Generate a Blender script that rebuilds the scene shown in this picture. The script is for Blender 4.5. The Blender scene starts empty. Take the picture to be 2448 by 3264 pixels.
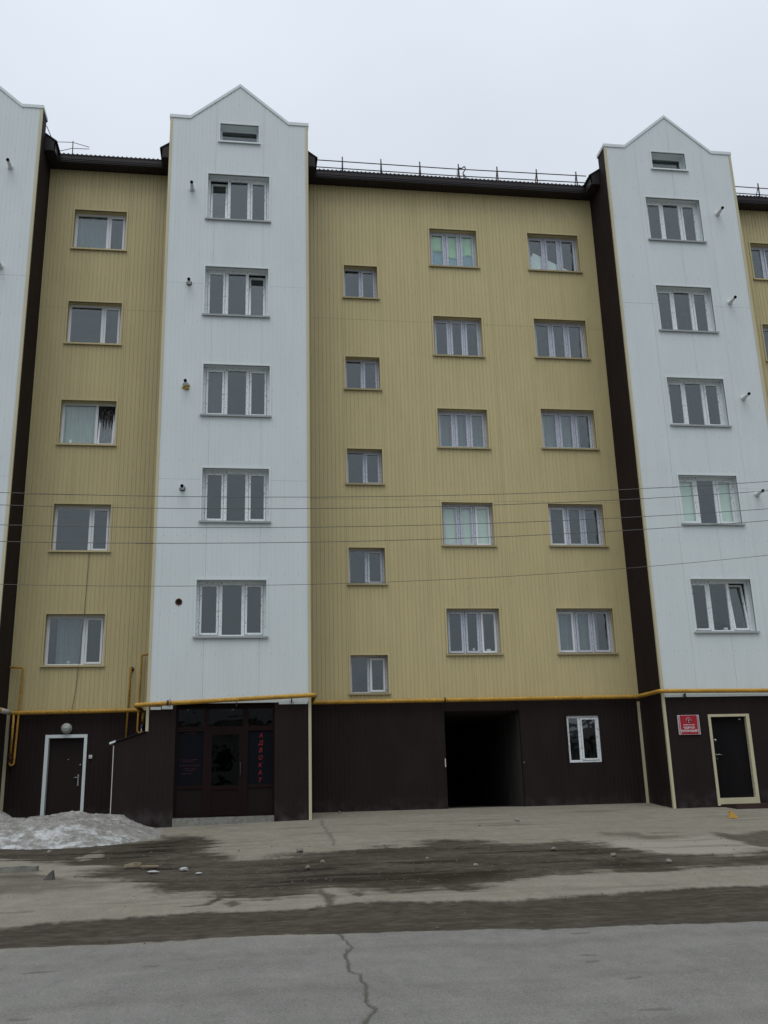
import bpy, math, random
import numpy as np
from mathutils import Vector, Matrix
random.seed(7)
R = math.radians
scene = bpy.context.scene
col = scene.collection

# ------------------------------------------------------------------ camera, sky, sun, exposure
YAW, PIT, ROL = R(8.324), R(16.286), R(-1.596)
fw = Vector((math.sin(YAW)*math.cos(PIT), math.cos(YAW)*math.cos(PIT), math.sin(PIT)))
rt = Vector((math.cos(YAW), -math.sin(YAW), 0)); up = rt.cross(fw)
rt2 = rt*math.cos(ROL) + up*math.sin(ROL); up2 = up*math.cos(ROL) - rt*math.sin(ROL)
cam = bpy.data.cameras.new('camera'); cam_o = bpy.data.objects.new('camera', cam); col.objects.link(cam_o)
M = Matrix((rt2, up2, -fw)).transposed().to_4x4(); M.translation = Vector((0, -26.235, 1.247))
cam_o.matrix_world = M
cam.sensor_fit = 'VERTICAL'; cam.sensor_height = 36.0; cam.sensor_width = 27.0
cam.lens = 3106.45/3264*36.0
cam.clip_end = 3000; cam.clip_start = .1
scene.camera = cam_o

SUN_EL, SUN_AZ = R(70), R(200)          # direction towards the veiled sun, azimuth clockwise from north (+Y)
world = bpy.data.worlds.new('World'); scene.world = world; world.use_nodes = True
wn, wl = world.node_tree.nodes, world.node_tree.links
wn.clear()
wo = wn.new('ShaderNodeOutputWorld'); bg = wn.new('ShaderNodeBackground'); bg.inputs['Strength'].default_value = .1
sky = wn.new('ShaderNodeTexSky'); sky.sky_type = 'NISHITA'; sky.sun_disc = False
sky.sun_elevation = SUN_EL; sky.sun_rotation = SUN_AZ; sky.air_density = 1; sky.dust_density = 5
tc = wn.new('ShaderNodeTexCoord'); sx = wn.new('ShaderNodeSeparateXYZ'); wl.new(tc.outputs['Generated'], sx.inputs[0])
mr = wn.new('ShaderNodeMapRange'); mr.inputs[1].default_value = 0; mr.inputs[2].default_value = 1
wl.new(sx.outputs['Z'], mr.inputs[0])
cr = wn.new('ShaderNodeValToRGB')       # overcast deck: brightness rises smoothly from horizon to zenith everywhere
cr.color_ramp.elements[0].position = 0; cr.color_ramp.elements[0].color = (.437, .476, .528, 1)
cr.color_ramp.elements[1].position = 1; cr.color_ramp.elements[1].color = (1.01, 1.10, 1.22, 1)
wl.new(mr.outputs[0], cr.inputs[0])
nz = wn.new('ShaderNodeTexNoise'); nz.inputs['Scale'].default_value = 2.2; nz.inputs['Detail'].default_value = 4
wl.new(tc.outputs['Generated'], nz.inputs['Vector'])
nm = wn.new('ShaderNodeMapRange'); nm.inputs[1].default_value = .3; nm.inputs[2].default_value = .7
nm.inputs[3].default_value = 9.35; nm.inputs[4].default_value = 10.65
wl.new(nz.outputs[0], nm.inputs[0])
sc = wn.new('ShaderNodeVectorMath'); sc.operation = 'SCALE'; wl.new(cr.outputs[0], sc.inputs[0]); wl.new(nm.outputs[0], sc.inputs['Scale'])
hs = wn.new('ShaderNodeHueSaturation'); hs.inputs['Saturation'].default_value = .35; wl.new(sky.outputs[0], hs.inputs['Color'])
mx = wn.new('ShaderNodeMixRGB'); mx.inputs[0].default_value = .94
wl.new(hs.outputs[0], mx.inputs[1]); wl.new(sc.outputs[0], mx.inputs[2])
wl.new(mx.outputs[0], bg.inputs['Color']); wl.new(bg.outputs[0], wo.inputs[0])

sun = bpy.data.lights.new('sun', 'SUN'); sun.energy = 1.4; sun.angle = R(45); sun.color = (1, .97, .93)
sun_o = bpy.data.objects.new('sun', sun); col.objects.link(sun_o)
sd = Vector((math.sin(SUN_AZ)*math.cos(SUN_EL), math.cos(SUN_AZ)*math.cos(SUN_EL), math.sin(SUN_EL)))
sun_o.rotation_euler = sd.to_track_quat('Z', 'Y').to_euler(); sun_o.location = (0, -30, 40)

vs = scene.view_settings
scene.display_settings.display_device = 'sRGB'
vs.view_transform = 'Standard'; vs.look = 'None'; vs.exposure = -.09; vs.gamma = 1; vs.use_curve_mapping = False

# ------------------------------------------------------------------ helpers
WL = {}
class MB:
    def __init__(s): s.v = []; s.f = []; s.sm = []
    def quad(s, pts, smooth=False):
        n = len(s.v); s.v += [tuple(p) for p in pts]; s.f.append(tuple(range(n, n+len(pts)))); s.sm.append(smooth); return s
    def box(s, x0, x1, y0, y1, z0, z1):
        n = len(s.v)
        s.v += [(x0,y0,z0),(x1,y0,z0),(x1,y1,z0),(x0,y1,z0),(x0,y0,z1),(x1,y0,z1),(x1,y1,z1),(x0,y1,z1)]
        for q in ((0,3,2,1),(4,5,6,7),(0,1,5,4),(1,2,6,5),(2,3,7,6),(3,0,4,7)):
            s.f.append(tuple(n+i for i in q)); s.sm.append(False)
        return s
    def prism(s, poly, y0, y1):                         # polygon in x,z (counter-clockwise seen from -Y) swept along y
        n = len(s.v); k = len(poly)
        s.v += [(x,y0,z) for x,z in poly] + [(x,y1,z) for x,z in poly]
        s.f.append(tuple(range(n, n+k))); s.f.append(tuple(range(n+2*k-1, n+k-1, -1)))
        for i in range(k):
            j = (i+1) % k; s.f.append((n+j, n+i, n+k+i, n+k+j))
        s.sm += [False]*(k+2); return s
    def tube(s, pts, r, n=8, cap=True, radii=None):
        pts = [Vector(p) for p in pts]; base = len(s.v); prev = None
        for i, p in enumerate(pts):
            a = pts[max(i-1,0)]; b = pts[min(i+1,len(pts)-1)]; d = (b-a).normalized()
            if prev is None:
                t = Vector((0,0,1)) if abs(d.z) < .9 else Vector((1,0,0)); u = d.cross(t).normalized()
            else: u = (prev - d*prev.dot(d)).normalized()
            prev = u; w = d.cross(u); rr = radii[i] if radii else r
            for k in range(n):
                an = 2*math.pi*k/n; s.v.append(tuple(p + (u*math.cos(an) + w*math.sin(an))*rr))
        for i in range(len(pts)-1):
            for k in range(n):
                a = base+i*n+k; b = base+i*n+(k+1) % n; s.f.append((a, b, b+n, a+n)); s.sm.append(True)
        if cap:
            s.f.append(tuple(base+k for k in range(n-1,-1,-1))); s.sm.append(False)
            e = base+(len(pts)-1)*n; s.f.append(tuple(e+k for k in range(n))); s.sm.append(False)
        return s
    def lathe(s, prof, c, axis='z', n=20):              # prof: (radius, height) pairs
        base = len(s.v)
        for r, h in prof:
            for k in range(n):
                a = 2*math.pi*k/n; x, y = r*math.cos(a), r*math.sin(a)
                s.v.append((c[0]+x, c[1]+y, c[2]+h) if axis == 'z' else (c[0]+x, c[1]-h, c[2]+y))
        for i in range(len(prof)-1):
            for k in range(n):
                a = base+i*n+k; b = base+i*n+(k+1) % n; s.f.append((a, b, b+n, a+n)); s.sm.append(True)
        return s
    def mesh(s, name, mat, o=(0,0,0)):
        me = bpy.data.meshes.new(name)
        me.from_pydata([(x-o[0], y-o[1], z-o[2]) for x,y,z in s.v], [], s.f)
        me.polygons.foreach_set('use_smooth', s.sm); me.update()
        if mat: me.materials.append(mat)
        return me
    def build(s, name, mat, parent=None, o=(0,0,0)):
        return link(name, s.mesh(name, mat, o), parent, o)
def link(name, me, parent=None, o=(0,0,0)):
    ob = bpy.data.objects.new(name, me); col.objects.link(ob)
    p = WL[parent.name] if parent else (0,0,0)
    if parent: ob.parent = parent
    ob.location = (o[0]-p[0], o[1]-p[1], o[2]-p[2]); WL[ob.name] = tuple(o); return ob
def tag(o, label=None, cat=None, group=None, kind=None):
    if label: o['label'] = label
    if cat: o['category'] = cat
    if group: o['group'] = group
    if kind: o['kind'] = kind
    return o
def thing(name, label, cat, o, group=None):
    e = link(name, None, None, o); e.empty_display_size = .2; return tag(e, label, cat, group)
def bend(pts, r, n=5):                                  # round the corners of a polyline
    pts = [Vector(p) for p in pts]; out = [pts[0]]
    for i in range(1, len(pts)-1):
        a = (pts[i-1]-pts[i]); b = (pts[i+1]-pts[i]); rr = min(r, a.length*.49, b.length*.49)
        p0 = pts[i]+a.normalized()*rr; p1 = pts[i]+b.normalized()*rr
        for k in range(n+1):
            t = k/n; out.append(p0*(1-t)**2 + pts[i]*2*t*(1-t) + p1*t*t)
    out.append(pts[-1]); return out

def N(nt, kind, **kw):
    n = nt.nodes.new(kind)
    for k, v in kw.items(): setattr(n, k, v)
    return n
def mat(name, c, rough=.5, spec=.4, var=.08, vscale=(1.5,1.5,.6), metal=0, bump=0, bscale=40, dust=None, screws=False, var2=0, v2scale=12, streak=0):
    m = bpy.data.materials.new(name); m.use_nodes = True; nt = m.node_tree; L = nt.links
    b = nt.nodes['Principled BSDF']; b.inputs['Roughness'].default_value = rough
    b.inputs['Specular IOR Level'].default_value = spec; b.inputs['Metallic'].default_value = metal
    g = N(nt, 'ShaderNodeNewGeometry'); mp = N(nt, 'ShaderNodeMapping'); mp.inputs['Scale'].default_value = vscale
    L.new(g.outputs['Position'], mp.inputs[0])
    n = N(nt, 'ShaderNodeTexNoise'); n.inputs['Scale'].default_value = 1; n.inputs['Detail'].default_value = 6; n.inputs['Roughness'].default_value = .6
    L.new(mp.outputs[0], n.inputs['Vector'])
    r = N(nt, 'ShaderNodeMapRange'); r.inputs[1].default_value = .3; r.inputs[2].default_value = .7
    r.inputs[3].default_value = 1-var; r.inputs[4].default_value = 1+var; L.new(n.outputs[0], r.inputs[0])
    s = N(nt, 'ShaderNodeVectorMath', operation='SCALE'); s.inputs[0].default_value = c; L.new(r.outputs[0], s.inputs['Scale'])
    out = s.outputs[0]
    if var2:
        n2 = N(nt, 'ShaderNodeTexNoise'); n2.inputs['Scale'].default_value = v2scale; n2.inputs['Detail'].default_value = 8
        L.new(g.outputs['Position'], n2.inputs['Vector'])
        r2 = N(nt, 'ShaderNodeMapRange'); r2.inputs[1].default_value = .3; r2.inputs[2].default_value = .7
        r2.inputs[3].default_value = 1-var2; r2.inputs[4].default_value = 1+var2; L.new(n2.outputs[0], r2.inputs[0])
        s2 = N(nt, 'ShaderNodeVectorMath', operation='SCALE'); L.new(out, s2.inputs[0]); L.new(r2.outputs[0], s2.inputs['Scale']); out = s2.outputs[0]
    if streak:                                          # rain-washed dirt runs, long in z and narrow in x
        m3 = N(nt, 'ShaderNodeMapping'); m3.inputs['Scale'].default_value = (7, 7, .28); L.new(g.outputs['Position'], m3.inputs[0])
        n3 = N(nt, 'ShaderNodeTexNoise'); n3.inputs['Scale'].default_value = 1; n3.inputs['Detail'].default_value = 5; n3.inputs['Roughness'].default_value = .7; L.new(m3.outputs[0], n3.inputs['Vector'])
        r3 = N(nt, 'ShaderNodeMapRange'); r3.inputs[1].default_value = .42; r3.inputs[2].default_value = .75; r3.inputs[3].default_value = 1; r3.inputs[4].default_value = 1-streak; L.new(n3.outputs[0], r3.inputs[0])
        s3 = N(nt, 'ShaderNodeVectorMath', operation='SCALE'); L.new(out, s3.inputs[0]); L.new(r3.outputs[0], s3.inputs['Scale']); out = s3.outputs[0]
    if dust:                                            # settled road dust, strongest in a ragged skirt along the foot of the wall
        sp = N(nt, 'ShaderNodeSeparateXYZ'); L.new(g.outputs['Position'], sp.inputs[0])
        z = N(nt, 'ShaderNodeMapRange'); z.inputs[1].default_value = dust[0]; z.inputs[2].default_value = dust[1]
        z.inputs[3].default_value = 1; z.inputs[4].default_value = 0; L.new(sp.outputs['Z'], z.inputs[0])
        nd = N(nt, 'ShaderNodeTexNoise'); nd.inputs['Scale'].default_value = 3; nd.inputs['Detail'].default_value = 7; L.new(g.outputs['Position'], nd.inputs['Vector'])
        nr = N(nt, 'ShaderNodeMapRange'); nr.inputs[1].default_value = .42; nr.inputs[2].default_value = .7; L.new(nd.outputs[0], nr.inputs[0])
        mu = N(nt, 'ShaderNodeMath', operation='MULTIPLY'); L.new(z.outputs[0], mu.inputs[0]); L.new(nr.outputs[0], mu.inputs[1])
        mxx = N(nt, 'ShaderNodeMixRGB'); L.new(mu.outputs[0], mxx.inputs[0]); L.new(out, mxx.inputs[1]); mxx.inputs[2].default_value = dust[2]+(1,)
        out = mxx.outputs[0]
    if screws:                                          # rows of fixing screws with a little dirt round each
        sp = N(nt, 'ShaderNodeSeparateXYZ'); L.new(g.outputs['Position'], sp.inputs[0])
        def pulse(src, per, w, off):
            a = N(nt, 'ShaderNodeMath', operation='ADD'); a.inputs[1].default_value = off; L.new(src, a.inputs[0])
            d = N(nt, 'ShaderNodeMath', operation='PINGPONG'); d.inputs[1].default_value = per/2; L.new(a.outputs[0], d.inputs[0])
            c_ = N(nt, 'ShaderNodeMath', operation='LESS_THAN'); c_.inputs[1].default_value = w; L.new(d.outputs[0], c_.inputs[0]); return c_.outputs[0]
        a = pulse(sp.outputs['X'], .345, .010, .05); bb = pulse(sp.outputs['Z'], 1.02, .010, .33)
        mu = N(nt, 'ShaderNodeMath', operation='MULTIPLY'); L.new(a, mu.inputs[0]); L.new(bb, mu.inputs[1])
        mu2 = N(nt, 'ShaderNodeMath', operation='MULTIPLY'); mu2.inputs[1].default_value = .55; L.new(mu.outputs[0], mu2.inputs[0])
        mxx = N(nt, 'ShaderNodeMixRGB'); L.new(mu2.outputs[0], mxx.inputs[0]); L.new(out, mxx.inputs[1]); mxx.inputs[2].default_value = (.12,.12,.12,1)
        out = mxx.outputs[0]
    L.new(out, b.inputs['Base Color'])
    if bump:
        bn = N(nt, 'ShaderNodeTexNoise'); bn.inputs['Scale'].default_value = bscale; bn.inputs['Detail'].default_value = 6
        L.new(g.outputs['Position'], bn.inputs['Vector'])
        bp = N(nt, 'ShaderNodeBump'); bp.inputs['Strength'].default_value = bump; bp.inputs['Distance'].default_value = .02
        L.new(bn.outputs[0], bp.inputs['Height']); L.new(bp.outputs[0], b.inputs['Normal'])
    return m
def film(name, c, c2, sc_, lo, hi):                     # plastic frame with strips of printed protective film
    m = mat(name, c, .35, .4, .04); nt = m.node_tree; L = nt.links; b = nt.nodes['Principled BSDF']
    src = b.inputs['Base Color'].links[0].from_socket
    t = N(nt, 'ShaderNodeTexCoord'); mp = N(nt, 'ShaderNodeMapping'); mp.inputs['Scale'].default_value = sc_
    L.new(t.outputs['Object'], mp.inputs[0]); n = N(nt, 'ShaderNodeTexNoise'); n.inputs['Scale'].default_value = 1; n.inputs['Detail'].default_value = 1
    L.new(mp.outputs[0], n.inputs['Vector'])
    r = N(nt, 'ShaderNodeMapRange'); r.inputs[1].default_value = lo; r.inputs[2].default_value = hi; L.new(n.outputs[0], r.inputs[0])
    x = N(nt, 'ShaderNodeMixRGB'); L.new(r.outputs[0], x.inputs[0]); L.new(src, x.inputs[1]); x.inputs[2].default_value = c2+(1,)
    L.new(x.outputs[0], b.inputs['Base Color']); return m
def glass(name, tint, refl, rough=.02):
    m = bpy.data.materials.new(name); m.use_nodes = True; nt = m.node_tree; L = nt.links; nt.nodes.clear()
    o = N(nt, 'ShaderNodeOutputMaterial'); tr = N(nt, 'ShaderNodeBsdfTransparent'); tr.inputs[0].default_value = tint+(1,)
    gl = N(nt, 'ShaderNodeBsdfGlossy'); gl.inputs['Roughness'].default_value = rough; gl.inputs[0].default_value = (.92,.97,1,1)
    ge = N(nt, 'ShaderNodeNewGeometry'); dt = N(nt, 'ShaderNodeVectorMath', operation='DOT_PRODUCT'); L.new(ge.outputs['Incoming'], dt.inputs[0]); L.new(ge.outputs['Normal'], dt.inputs[1])
    ab = N(nt, 'ShaderNodeMath', operation='ABSOLUTE'); L.new(dt.outputs['Value'], ab.inputs[0]); om = N(nt, 'ShaderNodeMath', operation='SUBTRACT'); om.inputs[0].default_value = 1; L.new(ab.outputs[0], om.inputs[1])
    p5 = N(nt, 'ShaderNodeMath', operation='POWER'); p5.inputs[1].default_value = 5; L.new(om.outputs[0], p5.inputs[0]); fr = N(nt, 'ShaderNodeMath', operation='MULTIPLY_ADD'); fr.inputs[1].default_value = .96; fr.inputs[2].default_value = .04; L.new(p5.outputs[0], fr.inputs[0])
    ad = N(nt, 'ShaderNodeMath', operation='ADD'); ad.inputs[1].default_value = refl; ad.use_clamp = True; L.new(fr.outputs[0], ad.inputs[0])
    g = N(nt, 'ShaderNodeNewGeometry'); n = N(nt, 'ShaderNodeTexNoise'); n.inputs['Scale'].default_value = 2.5; n.inputs['Detail'].default_value = 2
    L.new(g.outputs['Position'], n.inputs['Vector']); bp = N(nt, 'ShaderNodeBump'); bp.inputs['Strength'].default_value = .08; bp.inputs['Distance'].default_value = .05
    L.new(n.outputs[0], bp.inputs['Height']); L.new(bp.outputs[0], gl.inputs['Normal'])
    ms = N(nt, 'ShaderNodeMixShader'); L.new(ad.outputs[0], ms.inputs[0]); L.new(tr.outputs[0], ms.inputs[1]); L.new(gl.outputs[0], ms.inputs[2])
    L.new(ms.outputs[0], o.inputs[0]); return m

MT = dict(
    yellow=mat('yellow_sheet', (.53,.452,.238), .5, .3, .05, screws=True, streak=.08),
    yellow_trim=mat('yellow_trim', (.535,.46,.25), .5, .3, .04),
    cream=mat('cream_trim', (.52,.475,.32), .5, .3, .06),
    white=mat('white_sheet', (.63,.687,.69), .5, .3, .03, screws=True, streak=.035),
    white_trim=mat('white_trim', (.65,.708,.712), .45, .35, .03),
    yellow_sill=mat('yellow_sill', (.37,.315,.175), .5, .3, .06),
    grey_sill=mat('grey_sill', (.33,.36,.36), .5, .3, .08),
    brown=mat('brown_sheet', (.023,.0155,.0150), .6, .08, .16, dust=(.75,1.25,(.060,.055,.056))),
    brown_roof=mat('brown_roof', (.016,.012,.013), .6, .2, .15),
    fascia=mat('brown_fascia', (.022,.017,.019), .5, .25, .15),
    film=film('film_frame', (.56,.59,.68), (.36,.39,.46), (70,70,15), .53, .60),
    plain=mat('plastic_frame', (.74,.77,.80), .35, .4, .03),
    marked=film('marked_frame', (.75,.79,.80), (.30,.33,.35), (42,42,18), .62, .68),
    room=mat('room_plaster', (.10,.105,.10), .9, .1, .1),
    glass=glass('window_glass', (.92,.96,.94), .045),
    glass_dark=glass('shop_glass', (.45,.5,.5), .025),
    pipe=mat('yellow_pipe', (.43,.245,.040), .55, .25, .22, (3,3,3), var2=.32, v2scale=26),
    pipe_grey=mat('primer_pipe', (.50,.49,.44), .6, .3, .15),
    rust=mat('rust', (.09,.035,.018), .85, .2, .3, (8,8,8)),
    iron=mat('dark_iron', (.035,.032,.035), .6, .4, .2),
    rail=mat('rail_paint', (.055,.035,.033), .6, .3, .2),
    blue=mat('valve_blue', (.03,.10,.22), .45, .4, .1),
    steel=mat('steel', (.45,.45,.46), .3, .5, .1, metal=.9),
    pvc=mat('flue_white', (.62,.64,.64), .4, .4, .06),
    black=mat('flue_hole_black', (.006,.006,.006), .7, .2, .1),  # black of flue tips, also painted in for shade inside mouths and hole
    foam=mat('mounting_foam', (.42,.30,.10), .9, .1, .3, (20,20,20)),
    door=mat('steel_door', (.020,.013,.012), .55, .15, .12),
    door2=mat('black_door', (.0095,.0082,.0090), .8, .06, .2),
    shop=mat('shop_frame', (.014,.0075,.0072), .6, .06, .15),
    shop_panel=mat('shop_panel', (.014,.010,.010), .6, .06, .15),
    dark_panel=mat('dark_panel', (.004,.005,.008), .5, .08, .1),
    red=mat('red_letters', (.30,.014,.020), .5, .3, .05),
    red_dim=mat('red_small_print', (.055,.009,.012), .5, .3, .2),
    sign=mat('sign_red', (.36,.010,.022), .45, .35, .06),
    sign_white=mat('sign_white', (.62,.56,.58), .5, .3, .05),
    emblem=mat('sign_emblem', (.16,.012,.03), .5, .3, .05),
    concrete=mat('threshold_concrete', (.20,.20,.175), .9, .2, .2, (3,3,3), bump=.4, var2=.15),
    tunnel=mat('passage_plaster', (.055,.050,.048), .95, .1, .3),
    lamp=mat('lamp_glass', (.42,.44,.42), .35, .4, .05),
    lace=mat('lace', (.48,.52,.52), .9, .1, .15),
    green=mat('green_cloth', (.50,.78,.48), .9, .1, .1),
    bluec=mat('blue_cloth', (.28,.46,.58), .9, .1, .1),
    paper=mat('pale_blind', (.78,.85,.80), .9, .1, .03),
    board=mat('white_board', (.82,.86,.88), .8, .2, .03),
    cloth=mat('grey_curtain', (.20,.23,.26), .9, .1, .15),
    wire=mat('wire', (.10,.10,.095), .6, .3, .1),
    wood=mat('old_wood', (.30,.24,.17), .9, .1, .3, (9,9,9)),
    stone=mat('stone', (.20,.185,.165), .95, .2, .3, (20,20,20), bump=.3),
    grit=mat('grit', (.105,.096,.084), .95, .1, .4, (7,7,7)),
    ice=mat('ice', (.36,.37,.37), .5, .5, .1, (14,14,14)),
    bag=mat('yellow_foam', (.56,.34,.075), .85, .2, .25, (25,25,25), bump=.5),
    grate=mat('brown_grate', (.040,.022,.018), .7, .3, .2),
    rag=mat('grey_rag', (.14,.14,.15), .95, .1, .3, (20,20,20)),
)

# ------------------------------------------------------------------ ground
PY = [-900,-60,-40,-26,-18,-13,-8,-4,-1.55,0,20,900]; PZ = [-.55,-.5,-.45,-.4,-.32,-.12,.25,.58,.76,.9,.95,.95]
def gz(y): return np.interp(y, PY, PZ)
def tilt(x, y): return -.085*np.clip((1.9-x)/4.2, 0, 1)*np.interp(y, [-9,-3,20], [0,1,1])
def hash2(ix, iy, s):
    h = (ix.astype(np.int64)*374761393 + iy.astype(np.int64)*668265263 + s*1442695041) & 0xffffffff
    h = ((h ^ (h >> 13))*1274126177) & 0xffffffff
    return ((h ^ (h >> 16)) & 0xffff)/65535.0
def vnoise(x, y, s=0):
    ix, iy = np.floor(x), np.floor(y); fx, fy = x-ix, y-iy; fx = fx*fx*(3-2*fx); fy = fy*fy*(3-2*fy)
    a, b = hash2(ix,iy,s), hash2(ix+1,iy,s); c, d = hash2(ix,iy+1,s), hash2(ix+1,iy+1,s)
    return (a*(1-fx)+b*fx)*(1-fy) + (c*(1-fx)+d*fx)*fy
def fbm(x, y, o=4, s=0):
    t = 0; a = .5; n = 0
    for k in range(o): t = t + a*vnoise(x, y, s+k*17); n += a; x = x*2.03; y = y*2.03; a *= .5
    return t/n
def segdist(px, py, ax, ay, bx, by):
    dx, dy = bx-ax, by-ay; t = np.clip(((px-ax)*dx+(py-ay)*dy)/(dx*dx+dy*dy+1e-9), 0, 1)
    return np.hypot(px-ax-t*dx, py-ay-t*dy)
def sdf(px, py, poly):                                  # > 0 inside
    d = np.full(px.shape, 1e9); ins = np.zeros(px.shape, bool); n = len(poly)
    for i in range(n):
        ax, ay = poly[i]; bx, by = poly[(i+1) % n]
        d = np.minimum(d, segdist(px, py, ax, ay, bx, by))
        if ay != by:
            c = (ay > py) != (by > py); ins ^= c & (px < (bx-ax)*(py-ay)/(by-ay)+ax)
    return np.where(ins, d, -d)
def lined(px, py, line):
    d = np.full(px.shape, 1e9)
    for (ax,ay),(bx,by) in zip(line, line[1:]): d = np.minimum(d, segdist(px,py,ax,ay,bx,by))
    return d
def sst(x, a, b):
    t = np.clip((x-a)/(b-a), 0, 1); return t*t*(3-2*t)

DIRT = [(-7.5,-4.3),(-5.12,-4.62),(-4.83,-4.69),(-3.98,-4.92),(-3.31,-4.92),(-2.59,-4.56),(-1.72,-4.41),(-1.74,-3.55),(-.99,-3.78),(-.81,-5.58),(-.82,-6.43),(-.36,-7.62),(.13,-8.02),(.62,-7.72),(1.45,-7.64),(2.64,-7),(3.2,-7.31),(3.77,-6.45),(4.42,-6.62),(5.02,-7.47),(6.05,-7.06),(6.48,-7.68),(6.65,-8.4),(7.19,-9.19),(8.17,-9.61),(9.2,-9.58),(13,-9.6),(13,-10.5),(8.69,-10.46),(7.78,-10.36),(6.59,-10.57),(5.45,-10.53),(4.58,-10.67),(4.08,-10.89),(3.57,-11.21),(3.19,-11.64),(2.91,-11.68),(2.41,-11.65),(2.12,-11.38),(2.03,-11.29),(1.12,-11.02),(.66,-11.51),(.17,-11.68),(-.29,-11.09),(-.59,-10.91),(-1,-11.11),(-1.33,-10.31),(-1.72,-9.88),(-2.02,-9.69),(-2.34,-9.37),(-2.32,-8.76),(-2.11,-8.42),(-2.21,-7.57),(-2.66,-7.18),(-3.75,-6.76),(-4.46,-6.27),(-4.74,-6.14),(-7.5,-6)]
ISLAND = [(-3.07,-6.63),(-2.88,-5.73),(-2.43,-6.49),(-2.7,-6.9)]
GUTTER = [(-7,-13.4),(-3.04,-13.26),(-2.84,-13.24),(-2.18,-12.93),(-1.54,-12.93),(-.72,-12.66),(-.13,-12.64),(.84,-12.71),(1.13,-12.53),(1.86,-12.54),(2.77,-12.67),(3.58,-12.69),(4.53,-12.65),(5.59,-12.53),(6.44,-12.45),(7.57,-12.53),(13,-12.5),(13,-15.3),(6.08,-15.13),(5.17,-15.07),(4.11,-15),(3.33,-14.94),(2.72,-14.77),(2.07,-14.75),(1.55,-14.75),(.9,-14.65),(-.11,-14.59),(-.85,-14.61),(-1.45,-14.65),(-2.06,-14.56),(-2.53,-14.56),(-2.72,-14.58),(-7,-14.6)]
STREAM = [(-.8,-12.24),(-.51,-12.06),(-.37,-11.64),(-.35,-11.17),(-.22,-11.1),(-.27,-11.76),(-.44,-12.16)]
TRICKLE = [(1.09,-10.91),(1.2,-10.83),(1.1,-11.62),(1.28,-11.82),(1.16,-12.79),(1.07,-12.77),(1.11,-12),(1.02,-11.6)]
SPOT1 = [(-.23,-12.03),(-.11,-11.89),(.03,-12.24),(-.14,-12.43)]
SPOT2 = [(1.49,-11.81),(1.61,-11.61),(1.7,-11.86),(1.58,-12.08)]
MUD = [(-7,-8.3),(-4.2,-8.32),(-3.98,-8.33),(-3.37,-8.44),(-3.11,-9.06),(-2.47,-9.69),(-1.98,-10.21),(-2.13,-10.79),(-2.77,-10.83),(-3.4,-10.81),(-3.6,-10.78),(-7,-10.8)]
RPATCH = [(9.29,-6.64),(10.6,-6.6),(13,-6.68),(13,-8.9),(9.59,-8.89),(9.39,-8.77),(9.22,-8.08)]
RSTREAK = [(7.1,-5.83),(8,-6.2),(8.99,-6.75),(7.73,-6.86),(6.97,-6.58)]
CRACK = [(1.04,-14.61),(1.08,-14.91),(1.11,-15.52),(1,-15.92),(.97,-16.61),(1.05,-16.78),(1.01,-17.36),(1,-17.76),(.99,-18.14),(.9,-18.49),(.89,-18.71),(.93,-20)]
JOINT = [(1.82,-1.75),(1.77,-6.44)]

xs = np.concatenate([[-900,-300,-100,-40,-20,-13,-10,-8], np.arange(-6.5,.8,.035), np.arange(.8,1.3,.012), np.arange(1.3,11.6,.035), [12,12.6,13.4,14.5,16,20,28,50,110,300,900]])
ys = np.concatenate([[-900,-300,-120,-60,-44,-34,-28,-24,-21,-20], np.arange(-19.2,-15,.045), np.arange(-15,-2,.04), np.arange(-2,.31,.08), [.6,2,5,9.5,12.5,30,80,300,900]])
X, Y = np.meshgrid(xs, ys)
w1 = fbm(X*1.1, Y*.7, 4, 3)-.5; w2 = fbm(X*3.2+9, Y*1.4, 4, 8)-.5; w3 = fbm(X*9, Y*4, 3, 21)-.5
WX, WY = X + w1*.5 + w2*.25, Y + w1*.7 + w2*.5 + w3*.12
streak = fbm(X*.35+2, Y*5, 5, 31)-.5; patch = fbm(X*.8+5, Y*1.3, 5, 44)-.5; fine = fbm(X*16, Y*7, 3, 60)-.5
wet = sst(sdf(X+w1*.35+w2*.2,Y+w1*.4+w2*.4+w3*.12,DIRT) + streak*.9 + fine*.25, -.42, .06)*(.95+.35*patch+.25*streak)
wet *= 1-sst(sdf(WX,WY,ISLAND) + fine*.2, -.05, .1)*.8
puddle = sst(patch*.8+streak*1.4+fine*.2, .10, .26)*sst(sdf(WX,WY,DIRT), .05, .7)
puddle = np.maximum(puddle, .55*sst(streak*1.6+fine*.2, .30, .50)*sst(sdf(X,Y,GUTTER), .15, .5))
gut = sst(sdf(X+w2*.12,Y+w1*.28+w3*.10,GUTTER) + fine*.14 + streak*.2, -.09, .08)*(1.0+.18*streak+.12*patch)
small = np.zeros_like(X)
for P_, k in ((STREAM,.9),(TRICKLE,.75),(SPOT1,.8),(SPOT2,.8)): small = np.maximum(small, k*sst(sdf(X+w3*.12,Y+w2*.25,P_)+fine*.06, -.06, .05))
mud = sst(sdf(WX,WY,MUD) + streak*.5, -.1, .25)*(.58+.6*streak+.5*patch)
rp = sst(sdf(WX,WY,RPATCH)+streak*.4, -.1, .15)*.75; rs = sst(sdf(WX,WY,RSTREAK)+streak*.6, -.15, .25)*.5
scuff = sst(streak+patch*.4, .12, .3)*.30*sst(Y, -12.6, -12)
wet = np.clip(np.maximum.reduce([wet, gut*.95, small, mud, rp, rs, scuff]), 0, 1)
wet *= sst(Y, -26, -22)
crk = 1-sst(lined(X+w3*.10+fine*.03, Y, CRACK), .004, .026)
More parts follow.
